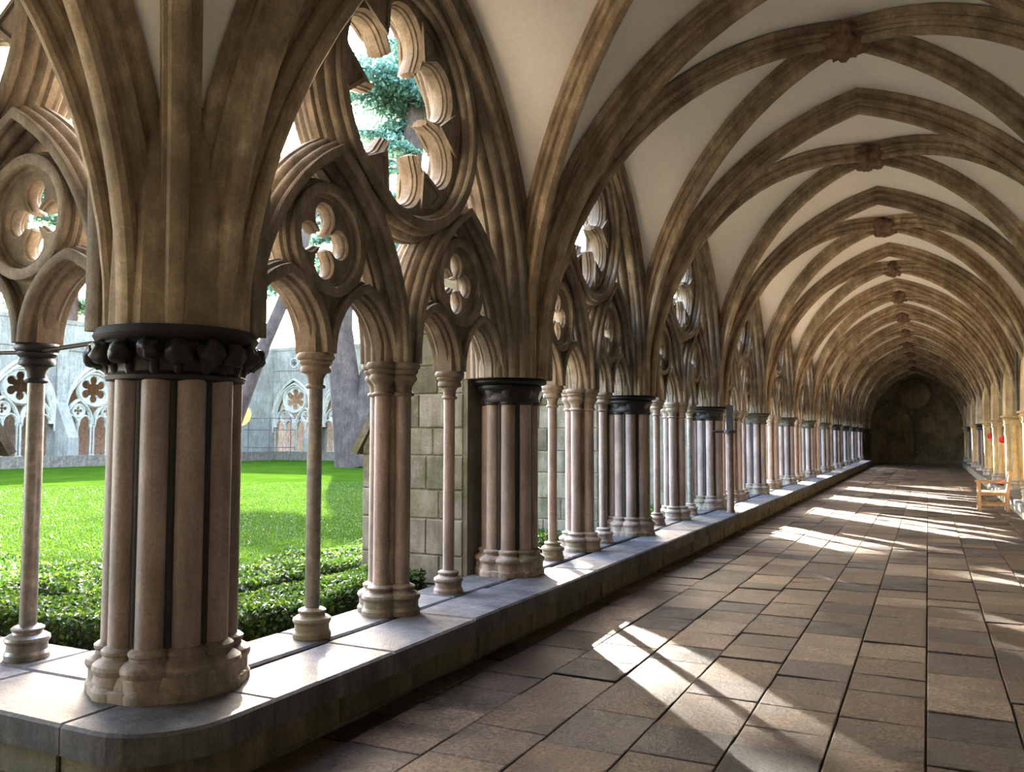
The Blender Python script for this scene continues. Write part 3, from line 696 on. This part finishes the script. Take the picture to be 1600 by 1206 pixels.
# ------------------------------------------------------------------ wall arcade on the right
for i in range(3, 12):
    pier(RX - 0.28, PY[i], 'dark' if i in (8, 10) else 'pale', f'{ORD[i - 3]} clustered pier of the right-hand wall arcade, counting from the camera', 'right wall piers', rot=0.39)
for i in range(3, 11):
    L = PY[i + 1] - PY[i]; k = L / L0; o_ = ORD[i - 3]
    for j, s in enumerate(SP):
        colonnette(RX - 0.22, PY[i] + s * k, 'dark' if (i, j) in ((7, 1), (8, 0), (8, 2)) else 'sunlit_gold', f'slender wall column, {ORD[j]} in the {o_} bay along the right-hand bench', 'right wall columns')
    tracery((RX + 0.02, PY[i], 0), 0, L, f'blind stone tracery on the right-hand wall, {o_} bay from the camera', 'window tracery', 'right wall tracery', name='blind_tracery', detail=False)

# ------------------------------------------------------------------ garden: lawn, buttresses, hedges
LAWN = ob('lawn', me([(-60, 2.5, GZ), (SO + 0.1, 2.5, GZ), (SO + 0.1, 70, GZ), (-60, 70, GZ)], [(0, 1, 2, 3)], False), 'lawn', kind='structure', label='sunlit green lawn of the cloister garth')
ob('soil_bed', MB().box(-6.3, SO + 0.05, 3.5, 53, GZ - 0.1, GZ + 0.02).box(-30, -6.3, 3.5, 5.9, GZ - 0.1, GZ + 0.018).mesh(False), 'earth', LAWN)
def buttress_core(th=0.6):
    # profile in (out, z): out = distance outwards from the arcade axis
    pr = [(0.30, GZ - 0.2), (1.58, GZ - 0.2), (1.58, 0.30), (1.50, 0.36), (1.50, 1.50), (0.80, 2.80), (0.62, 3.1), (0.38, 3.6), (0.38, 7.6), (0.30, 7.6)]
    n = len(pr); v = [(-o, s * th / 2, z) for s in (-1, 1) for o, z in pr]
    return me(v, [tuple(range(n)), tuple(range(n, 2 * n))[::-1]] + [(i, n + i, n + (i + 1) % n, (i + 1) % n) for i in range(n)], False)
def blocks_on(parent, side, th=0.6):
    """courses of ashlar on one flank of a buttress"""
    z = GZ
    ci = 0
    while z < 3.0:
        h = random.uniform(0.26, 0.36)
        zt = z + h; mid = (z + zt) / 2
        def omax(zz): return 1.50 if zz <= 1.50 else (1.50 - (zz - 1.5) / 1.3 * 0.70 if zz < 2.8 else 0.60)
        o = 0.34; lim0, lim1 = omax(z), omax(zt)
        first = True
        while o < lim0 - 0.03:
            l = random.uniform(0.22, 0.36) if first and ci % 2 else random.uniform(0.34, 0.62); first = False
            e = min(o + l, lim0)
            if lim0 - e < 0.14: e = lim0
            et = min(e, lim1); ot = min(o, lim1 - 0.02)
            g = 0.006; d = th / 2 + random.uniform(0.008, 0.018)
            q = [(o + g, z + g), (e - g, z + g), (max(et - g, ot + 0.03), zt - g), (ot + g, zt - g)]
            cxq = sum(a for a, _ in q) / 4; czq = sum(b for _, b in q) / 4; inn = [(a + (cxq - a) * 0.04, b + (czq - b) * 0.06) for a, b in q]
            vs_ = [(-a, side * (th / 2 - 0.02), b) for a, b in q] + [(-a, side * (d - 0.008), b) for a, b in q] + [(-a, side * d, b) for a, b in inn]
            fs = [(8, 9, 10, 11)] + [(k * 4 + i, k * 4 + (i + 1) % 4, (k + 1) * 4 + (i + 1) % 4, (k + 1) * 4 + i) for k in (0, 1) for i in range(4)]
            m = me(vs_, fs, False); bmx = bmesh.new(); bmx.from_mesh(m); bmesh.ops.recalc_face_normals(bmx, faces=bmx.faces); bmx.to_mesh(m); bmx.free()
            ob('stone_block', m, 'weathering_stone' if mid > 1.45 and e >= lim0 - 1e-6 and z < 2.75 else 'ashlar', parent); o = e
        z = zt; ci += 1
BC = buttress_core()
_n = Vector((0.70, 0, 1.30)).normalized()
WB = MB()
for k in range(4):
    t0, t1 = k / 4, (k + 1) / 4; a = Vector((-1.56 + 0.74 * t0, 0, 1.42 + 1.34 * t0)); b = Vector((-1.54 + 0.74 * t1, 0, 1.42 + 1.34 * t1)); up = Vector((-1.3, 0, 0.7)).normalized() * 0.08
    v = [p + Vector((0, s * 0.34, 0)) + d for s in (-1, 1) for p in (a, b) for d in (Vector((0, 0, 0)), up)]
    WB.add(v, [(0, 1, 3, 2), (4, 6, 7, 5), (0, 4, 5, 1), (2, 3, 7, 6), (1, 5, 7, 3), (0, 2, 6, 4)])
WBM = WB.mesh(False)
def buttress(x, y, rz, label, sides=(), name='buttress'):
    e = emp(name, (x, y, 0), rz, label=label, cat='buttress', group='garden buttresses')
    ob('core', BC, 'ashlar' if not sides else 'mortar', e); ob('weathering', WBM, 'weathering_stone', e)
    for s in sides: blocks_on(e, s)
    return e
BC2 = BC.copy()
for i in range(1, 11):
    lab = {1: 'mossy stone buttress with sloped dark top in the garden beside the first dark-capped pier', 2: 'second stone buttress along the garden side of the arcade'}.get(i, f'{ORD[i - 1]} garden-side buttress along the arcade from the corner')
    if i < 3:
        e = emp('buttress', (LX, PY[i], 0), 0, label=lab, cat='buttress', group='garden buttresses'); ob('core', BC2, 'ashlar', e); ob('weathering', WBM, 'weathering_stone', e); blocks_on(e, -1)
        if i == 1: blocks_on(e, 1)
    else: buttress(LX, PY[i], 0, lab)
e = emp('buttress', (LX - L0, PY[0], 0), -PI / 2, label='stone buttress cropped at the left edge of the view', cat='buttress', group='garden buttresses')
ob('core', BC2, 'mortar', e); ob('weathering', WBM, 'weathering_stone', e); blocks_on(e, 1); blocks_on(e, -1)

def leaves(mb_pts, size, jitter=0.35):
    """one quad per point, random orientation; returns mesh arrays"""
    P = np.asarray(mb_pts); n = len(P)
    a = RNG.normal(size=(n, 3)); a /= np.linalg.norm(a, axis=1)[:, None]
    b = RNG.normal(size=(n, 3)); b -= a * (a * b).sum(1)[:, None]; b /= np.linalg.norm(b, axis=1)[:, None]
    s = size * (1 + jitter * RNG.normal(size=(n, 1))).clip(0.4, 1.8)
    V = np.stack([P - a * s, P + b * s * 0.55, P + a * s, P - b * s * 0.55], 1).reshape(-1, 3)
    m = bpy.data.meshes.new('leaves'); m.vertices.add(4 * n); m.vertices.foreach_set('co', V.ravel())
    m.loops.add(4 * n); m.loops.foreach_set('vertex_index', np.arange(4 * n)); m.polygons.add(n)
    m.polygons.foreach_set('loop_start', np.arange(0, 4 * n, 4)); m.polygons.foreach_set('loop_total', np.full(n, 4)); m.update(); m.validate(); return m
def hedge(rects, zt, dens, label, group='clipped hedges'):
    """rects: boxes forming one hedge"""
    e = emp('box_hedge', ((rects[0][0] + rects[0][1]) / 2, (rects[0][2] + rects[0][3]) / 2, GZ), label=label, cat='hedge', group=group)
    ox, oy = e.location.x, e.location.y; mb = MB(); pts = []
    for x0, x1, y0, y1, dn in rects:
        mb.box(x0 + .05 - ox, x1 - .05 - ox, y0 + .05 - oy, y1 - .05 - oy, 0, zt - GZ - 0.06)
        def put(n, fx, fy, fz): 
            n = int(n); pts.append(np.stack([fx(n) - ox, fy(n) - oy, fz(n) - GZ], 1))
        U = lambda a, b: (lambda n: RNG.uniform(a, b, n)); H = zt - GZ
        rough = lambda c, s: (lambda n: c + RNG.normal(0, s, n))
        put(dens * dn * (x1 - x0) * (y1 - y0), U(x0, x1), U(y0, y1), lambda n: zt - np.abs(RNG.normal(0, 0.028, n)) + 0.012)
        for xx in (x0, x1): put(dens * dn * 0.8 * (y1 - y0) * H, rough(xx, 0.02), U(y0, y1), U(GZ + 0.03, zt))
        for yy in (y0, y1): put(dens * dn * 0.8 * (x1 - x0) * H, U(x0, x1), rough(yy, 0.02), U(GZ + 0.03, zt))
    P = np.concatenate(pts)
    # gentle lumps
    P[:, 2] += 0.03 * np.sin(P[:, 0] * 5.1 + 1) * np.sin(P[:, 1] * 4.3)
    ob('stems', mb.mesh(False), 'earth', e); ob('foliage', leaves(P, 0.021), 'box_leaf', e, kind='stuff'); return e
hz = 0.36
hedge([(-4.85, -4.30, 4.50, 6.95, 1.0), (-4.85, -4.30, 4.00, 4.5, 1.0), (-7.0, -4.85, 4.00, 4.5, 1.0)], hz, 4200, 'near clipped green hedge right behind the bench wall, turning at the corner')
hedge([(-6.10, -5.22, 5.75, 12.2, 0.8), (-6.10, -5.22, 4.75, 5.75, 1.0), (-11.0, -6.10, 4.75, 5.75, 0.7)], hz, 4200, 'second wider clipped hedge bordering the lawn')
hedge([(-4.85, -4.30, 7.95, 10.6, 0.7)], hz, 3500, 'short clipped hedge between the first two garden buttresses')
hedge([(-4.85, -4.30, 11.6, 15.1, 0.5)], hz, 3000, 'short clipped hedge past the second garden buttress')
# grass blades near the hedges
n = 90000
d = RNG.uniform(0, 1, n) ** 1.6 * 26 + 7.5; a = np.radians(RNG.uniform(32, 62, n)); X = -d * np.sin(a); Y = d * np.cos(a)
ok = (X < -6.2) & (Y > 5.9); X, Y = X[ok], Y[ok]; n = len(X)
h = RNG.uniform(0.02, 0.05, n); an = RNG.uniform(0, 2 * PI, n); wv = 0.006 * (1 + np.hypot(X, Y) / 20)
B = np.stack([X, Y, np.full(n, GZ)], 1); dx = np.stack([np.cos(an) * wv, np.sin(an) * wv, np.zeros(n)], 1); tp = np.stack([RNG.normal(0, .015, n), RNG.normal(0, .015, n), h], 1)
V = np.stack([B - dx, B + dx, B + tp], 1).reshape(-1, 3)
m = bpy.data.meshes.new('grass'); m.vertices.add(3 * n); m.vertices.foreach_set('co', V.ravel()); m.loops.add(3 * n); m.loops.foreach_set('vertex_index', np.arange(3 * n))
m.polygons.add(n); m.polygons.foreach_set('loop_start', np.arange(0, 3 * n, 3)); m.polygons.foreach_set('loop_total', np.full(n, 3)); m.update(); m.validate()
ob('grass_blades', m, 'grass_blade', LAWN, kind='stuff')

# ------------------------------------------------------------------ far ranges of the cloister across the lawn
TRF = mat_variant(TR, 'far_tracery_stone')
FCL = {}
def far_bay(loc, rz, L, label, group):
    global TR
    keep = TR; TR = TRF
    e = tracery(loc, rz, L, label, 'window tracery', group, mat=None, name='tracery_window', detail=False)
    TR = keep
    e.scale = (1, L / L0, 1.08)
    for s, r in ((SP[0], 0.06), (SP[1] - 0.09, 0.06), (SP[1] + 0.09, 0.06), (SP[2], 0.06)):
        k = ('c', r)
        if k not in FCL: FCL[k] = MB().lathe([(0.11, ZS), (0.10, 0.42), (r, 0.46), (r, 1.95), (0.12, 2.05), (0.13, 2.15)], 12).mesh()
        ob('mullion_shaft', FCL[k], 'far_tracery_stone', e, (0, s, 0))
    return e
FARL = 4.75
def far_range(name, org, rz, nb, label, wlabel, group, reverse=False):
    W_ = emp(name, org, rz, kind='structure', label=label)
    mb = MB()
    sp = MB(); spandrel_strip(sp, FARL, 8.3, 0.25, -0.45, FARL / 2 - 0.32, WZ0 * 1.08, 5.95, -0.1); spm = sp.mesh(False)
    bu = buttress_core(0.7); rd = MB(); sweep2d(rd, circle(0, 0, 0.36, 24), full_section(0.06, 0.05, 'flat'), True); rdm = rd.mesh()
    cr = MB().box(-0.03, 0.03, -0.18, 0.18, -0.05, 0.05).box(-0.029, 0.031, -0.05, 0.05, -0.18, 0.18).mesh(False)
    hd = MB(); sweep2d(hd, pointed(0, FARL / 2 - 0.30, WZ0 * 1.08, 6.02, 1.9), full_section(0.10, 0.12, 'mid'), False); hdm = hd.mesh()
    for i in range(nb):
        ob('spandrel_wall', spm, 'far_wall_stone', W_, (0, FARL * i, 0))
        ob('hood_mould', hdm, 'far_tracery_stone', W_, (0.27, FARL * (i + 0.5), 0))
        o = ob('buttress', bu, 'far_wall_stone', W_, (0, FARL * i, 0), rz=PI)
        r = ob('roundel', rdm, 'far_tracery_stone', W_, (0.27, FARL * (i + 0.5), 7.3)); ob('roundel_cross', cr, 'iron', r)
        M_ = Matrix.Rotation(rz, 4, 'Z'); p = M_ @ Vector((0.0, FARL * i, 0)) + Vector(org)
        far_bay(tuple(p), rz, FARL, wlabel.format(ORD[i]), group)
    mb.box(-0.45, 0.30, 0, FARL * nb, 8.3, 8.55).box(-0.3, 0.32, 0, FARL * nb, 6.72, 6.84); ob('parapet', mb.mesh(False), 'far_wall_stone', W_)
    ob('sill', MB().box(-0.4, 0.35, 0, FARL * nb, GZ - 0.1, ZS).mesh(False), 'far_wall_stone', W_)
    ob('rear_wall', MB().box(-6.2, -5.9, -9, FARL * nb, -0.2, 6.5).mesh(False), 'boss_stone', W_)  # dark stone puts the shade inside the range into the wall colour
    ob('roof_slab', MB().box(-6.2, -0.2, -9, FARL * nb, 6.3, 6.5).mesh(False), 'ashlar', W_)
    ob('walk_floor', MB().box(-6.2, -0.2, -9, FARL * nb, -0.1, 0.0).mesh(False), 'mortar', W_)
# range opposite the main arcade: faces +X, runs along +Y
far_range('wall_garth_left', (FX, 14.75, 0), 0.0, 7, 'shaded stone cloister range across the lawn on the left', 'window tracery of the left range across the lawn, {} from its near end', 'far left range tracery')
ob('corner_wall', MB().box(FX - 0.45, FX + 0.25, 14.75 + 7 * FARL, FY, -0.2, 8.4).mesh(False), 'far_wall_stone', bpy.data.objects['wall_garth_left']).matrix_parent_inverse = Matrix.Translation((-FX, -14.75, 0))
# range closing the garth: faces -Y, runs along X
far_range('wall_garth_far', (-46.6 - 0.0 + 2.4 - 4.75 * 0.5 - 0.0, FY, 0), -PI / 2, 8, 'shaded stone cloister range closing the far side of the lawn', 'window tracery of the far range across the lawn, {} from its left end', 'far range tracery')
hedge([(FX + 2.0, FX + 2.6, 16, 50, 0.0)], 0.55, 40, 'low dark hedge along the foot of the left range', 'far hedges')
hedge([(-44, -8, FY - 2.6, FY - 2.0, 0.0)], 0.55, 40, 'low dark hedge along the foot of the far range', 'far hedges')

# ------------------------------------------------------------------ trees
def tree(name, label, trunk, branches, mat, nleaf, size, flat=0.35, group='garden trees', spread=1.0):
    base = Vector(trunk[0][0][0]); e = emp(name, base, label=label, cat='tree', group=group)
    for path, rad in trunk:
        # knobbly bark
        mb = MB(); mb.tube([Vector(p) - base for p in path], rad, 18)
        m = mb.mesh(True, 80)
        for v in m.vertices: v.co += v.normal * (0.10 * rad[0] * noise.noise(v.co * 2.2 + base))
        ob('trunk', m, 'bark', e)
    pts = []; mb = MB()
    for c0, c1, r in branches:
        c0, c1 = Vector(c0) - base, Vector(c1) - base
        mb.tube([c0, c0.lerp(c1, 0.5) + Vector((0, 0, 0.25)), c1], [0.16, 0.10, 0.04], 6)
        n = max(8, int(nleaf * r)); t = RNG.uniform(0.15, 1.05, n) ** 0.8
        L_ = np.array(c0)[None] * (1 - t[:, None]) + np.array(c1)[None] * t[:, None]
        off = RNG.normal(size=(n, 3)) * np.array([r, r, r * flat]) * 0.5 * spread * (0.4 + t[:, None])
        pts.append(L_ + off)
    if branches:
        ob('branches', mb.mesh(True), 'bark', e, kind='stuff'); ob('foliage', leaves(np.concatenate(pts), size), mat, e, kind='stuff')
    return e
def polar(az_deg, dist, z): a = math.radians(az_deg); return Vector((-dist * math.sin(a), dist * math.cos(a), z))
# great cedar: twin trunk seen through the near bay, crown seen through the large oculus
cb = polar(36.4, 50, GZ)
tr_ = [([cb, cb + Vector((-0.3, -0.2, 3)), cb + Vector((-0.9, -0.5, 8)), cb + Vector((-0.6, -0.3, 16))], [1.15, 0.95, 0.75, 0.5]),
       ([cb + Vector((0.6, 0.4, 0)), cb + Vector((0.8, 0.6, 4)), cb + Vector((1.6, 1.2, 9)), cb + Vector((2.6, 2.0, 20)), cb + Vector((3.0, 2.4, 32))], [1.2, 1.05, 0.95, 0.6, 0.2])]
br = []
for k in range(110):
    z = random.uniform(18.5, 36) if k > 26 else random.uniform(12, 18.5); a = random.uniform(0, 2 * PI); l = random.uniform(2.5, 8.0) * (1.1 - z / 60)
    c = cb + Vector((2.9, 2.1, z)); br.append((c, c + Vector((math.cos(a) * l, math.sin(a) * l, random.uniform(-1.2, 0.6))), random.uniform(0.9, 1.7) * (1.0 if z > 18.5 else 0.5)))
for k in range(16):                              # low sparse boughs added to dim the sun on the near bays
    z = random.uniform(10.5, 17); c = cb + Vector((-0.6, -0.3, z)); l = random.uniform(3, 8)
    br.append((c, c + Vector((-l * 0.9, -l * random.uniform(-0.2, 0.5), random.uniform(-1, 0.5))), 0.62))
tree('cedar_tree', 'great blue-green cedar with thick twin trunk standing on the lawn', tr_, br, 'cedar_needles', 800, 0.12)
# leaning trunk behind the corner pier, with hidden foliage added to shade the left coping
lb = polar(46.0, 24, GZ)
tree('leaning_tree', 'pale leaning tree limb against the bright sky right of the corner pier', [([lb, polar(44.0, 24, 2.0), polar(42.15, 24, 4.15), polar(40.5, 24, 5.9), polar(39.2, 24, 8.0), polar(39.0, 24, 11.0)], [0.27, 0.21, 0.18, 0.165, 0.13, 0.06])],
     [(polar(40.5, 24, 5.9), Vector((-17.0 + a_, 18.6 + b_, 6.9 + c_)), 0.8) for a_, b_, c_ in ((0, 0, 0), (0.7, 0.5, 0.2), (-0.7, -0.5, 0.1), (0.3, 0.2, 0.6), (-0.4, -0.2, -0.5))], 'dark_needles', 900, 0.07, flat=0.8)
# trees beyond the left range
for az, dist, zt, lab in ((53.5, 74, 26, 'dark sparse tree rising over the left range, seen through the left quatrefoil'), (63, 62, 36, 'tall dark tree at the upper left corner of the view')):
    tb = polar(az, dist, GZ); br = []
    for k in range(40):
        z = random.uniform(9, zt); a = random.uniform(0, 2 * PI); l = random.uniform(2, 5)
        c = tb + Vector((0, 0, z)); br.append((c, c + Vector((math.cos(a) * l, math.sin(a) * l, random.uniform(-.5, 1.5))), random.uniform(0.9, 1.6)))
    tree('yew_tree', lab, [([tb, tb + Vector((0.2, 0, zt * 0.5)), tb + Vector((0, 0.2, zt))], [0.6, 0.4, 0.1])], br, 'dark_needles', 260, 0.20)

# ------------------------------------------------------------------ small things
# wooden post on the bench wall
e = emp('wooden_post', (-3.10, 15.0, ZS), label='brown wooden post with iron collar standing on the bench wall', cat='post')
ob('pole', MB().lathe([(0.075, 0.0), (0.075, 0.03), (0.062, 0.05), (0.062, 1.38), (0.05, 1.40)], 14).mesh(), 'dark_wood', e)
ob('head', MB().slab(-0.05, 0.05, -0.05, 0.05, 1.39, 1.86, 0.02).mesh(False), 'iron', e)
c = ob('collar', MB().lathe([(0.06, 1.36), (0.11, 1.37), (0.11, 1.42), (0.06, 1.43)], 16).mesh(), 'iron', e)
ob('peg', MB().tube([(-0.08, -0.03, 1.395), (-0.28, -0.10, 1.40)], 0.02, 8).mesh(), 'iron', c)
# wooden armchair by the right bench
e = emp('armchair', (1.24, 21.6, 0), label='small wooden armchair with pale seat and back beside the right bench', cat='chair')
sx, sy = 0.27, 0.28
for a in (-1, 1):
    for b in (-1, 1):
        top = 0.62 if a < 0 else 0.84
        lean = 0.0 if a < 0 else 0.07
        mb = MB(); x_, y_ = a * sx, b * sy; w_ = 0.028
        mb.add([(x_ - w_, y_ - w_, 0), (x_ + w_, y_ - w_, 0), (x_ + w_, y_ + w_, 0), (x_ - w_, y_ + w_, 0), (x_ - w_, y_ - w_, .42), (x_ + w_, y_ - w_, .42), (x_ + w_, y_ + w_, .42), (x_ - w_, y_ + w_, .42),
                (x_ - w_ + lean, y_ - w_, top), (x_ + w_ + lean, y_ - w_, top), (x_ + w_ + lean, y_ + w_, top), (x_ - w_ + lean, y_ + w_, top)],
               [(3, 2, 1, 0), (8, 9, 10, 11)] + [(k * 4 + i, k * 4 + (i + 1) % 4, k * 4 + 4 + (i + 1) % 4, k * 4 + 4 + i) for k in (0, 1) for i in range(4)])
        ob('leg', mb.mesh(False), 'oak', e)
for b in (-1, 1):
    ob('armrest', MB().slab(-0.33, 0.33, b * sy - 0.035, b * sy + 0.035, 0.61, 0.65, 0.008).mesh(False), 'oak', e)
    ob('stretcher', MB().slab(-sx, sx, b * sy - 0.018, b * sy + 0.018, 0.12, 0.17, 0.006).mesh(False), 'oak', e)
    ob('seat_rail', MB().slab(-sx, sx, b * sy - 0.018, b * sy + 0.018, 0.34, 0.41, 0.006).mesh(False), 'oak', e)
for k in range(6): ob('seat_slat', MB().slab(-0.30 + k * 0.095, -0.30 + k * 0.095 + 0.085, -sy, sy, 0.41, 0.435, 0.006).mesh(False), 'pale_wood', e)
for k in range(6):
    y_ = -0.23 + k * 0.092; mb = MB(); mb.add([(0.255, y_ - .036, .44), (0.255, y_ + .036, .44), (0.325, y_ + .036, .82), (0.325, y_ - .036, .82), (0.275, y_ - .036, .44), (0.275, y_ + .036, .44), (0.345, y_ + .036, .82), (0.345, y_ - .036, .82)],
        [(0, 3, 2, 1), (4, 5, 6, 7), (0, 1, 5, 4), (1, 2, 6, 5), (2, 3, 7, 6), (3, 0, 4, 7)]); ob('back_slat', mb.mesh(False), 'pale_wood', e)
ob('top_rail', MB().slab(0.30, 0.37, -sy - 0.02, sy + 0.02, 0.80, 0.87, 0.01).mesh(False), 'oak', e)
# red cushion on the bench
bm = bmesh.new(); bmesh.ops.create_uvsphere(bm, u_segments=20, v_segments=10, radius=1)
for v in bm.verts:
    c = v.co; k = (abs(c.x) ** 4 + abs(c.y) ** 4 + 1e-9) ** 0.25; r = math.hypot(c.x, c.y); s_ = r / k if k > 1e-3 else 1
    v.co = Vector((c.x * s_ * 0.17, c.y * s_ * 0.42, c.z * 0.07 + 0.07))
m = bpy.data.meshes.new('cushion'); bm.to_mesh(m); bm.free(); m.polygons.foreach_set('use_smooth', [True] * len(m.polygons))
ob('seat_cushion', m, 'red_felt', None, (1.80, 27.2, ZS), label='red cushion lying on the right-hand bench behind the armchair', cat='cushion')
# red pompoms hung from the wall columns
pm = bmesh.new(); bmesh.ops.create_icosphere(pm, subdivisions=3, radius=0.10)
for v in pm.verts: v.co *= 1 + 0.25 * noise.noise(v.co * 40)
pmm = bpy.data.meshes.new('pompom'); pm.to_mesh(pmm); pm.free()
cordm = MB().tube([(0, 0, 0.08), (0, 0, 0.36)], 0.008, 6).mesh()
for (y_, z_, lab) in ((25.6, 1.72, 'red pompom hanging beside the nearest pale pier of the right wall'), (27.4, 1.55, 'red pompom hanging low in front of the white panel'), (30.5, 1.52, 'red pompom hanging between the right wall columns beyond the white panel'), (32.6, 1.66, 'farthest red pompom hanging among the right wall columns')):
    e = emp('pompom_garland', (1.86, y_, z_), label=lab, cat='decoration', group='red hanging decorations'); ob('pompom', pmm, 'red_felt', e); ob('cord', cordm, 'iron', e)
e = emp('bright_gap_panel', (RX - 0.02, 28.0, ZS), label='white panel standing in for the bright gap between the right wall columns', cat='board')  # panel added to stand for the bright gap seen between the columns
ob('panel', MB().slab(-0.02, 0.0, -0.5, 0.5, 0.25, 1.55, 0.004).mesh(False), 'white_board', e); ob('frame', MB().box(-0.025, 0.01, -0.54, 0.54, 0.21, 0.25).box(-0.025, 0.01, -0.54, 0.54, 1.55, 1.59).box(-0.0251, 0.01, -0.54, -0.5, 0.21, 1.59).box(-0.0251, 0.01, 0.5, 0.54, 0.21, 1.59).mesh(False), 'pale_wood', e)
for s in (-1, 1): ob('leg', MB().tube([(-0.03, s * 0.4, 0), (-0.01, s * 0.4, 0.3)], 0.02, 8).mesh(), 'pale_wood', e)
# yellow disc sign and scaffold frame by the far range
sb = polar(43.7, 60, GZ)
e = emp('round_sign', sb, math.radians(43), label='yellow round sign half hidden behind the corner pier', cat='sign')
ob('disc', MB().tube([(0, -0.02, 3.2), (0, 0.02, 3.2)], 0.75, 28).mesh(), 'yellow_paint', e); ob('pole', MB().tube([(0, 0.04, 0), (0, 0.04, 3.3)], 0.05, 8).mesh(), 'iron', e)
e = emp('scaffold', polar(42.0, 61, GZ), math.radians(42), label='dark metal scaffold frame in front of the far range', cat='scaffold')
for x_ in (-1.2, 0.2, 1.6): ob('upright', MB().tube([(x_, 0, 0), (x_, 0, 3.1)], 0.03, 8).mesh(), 'iron', e)
for z_ in (1.0, 2.2, 3.0): ob('crossbar', MB().tube([(-1.5, 0, z_), (1.9, 0, z_)], 0.028, 8).mesh(), 'iron', e)
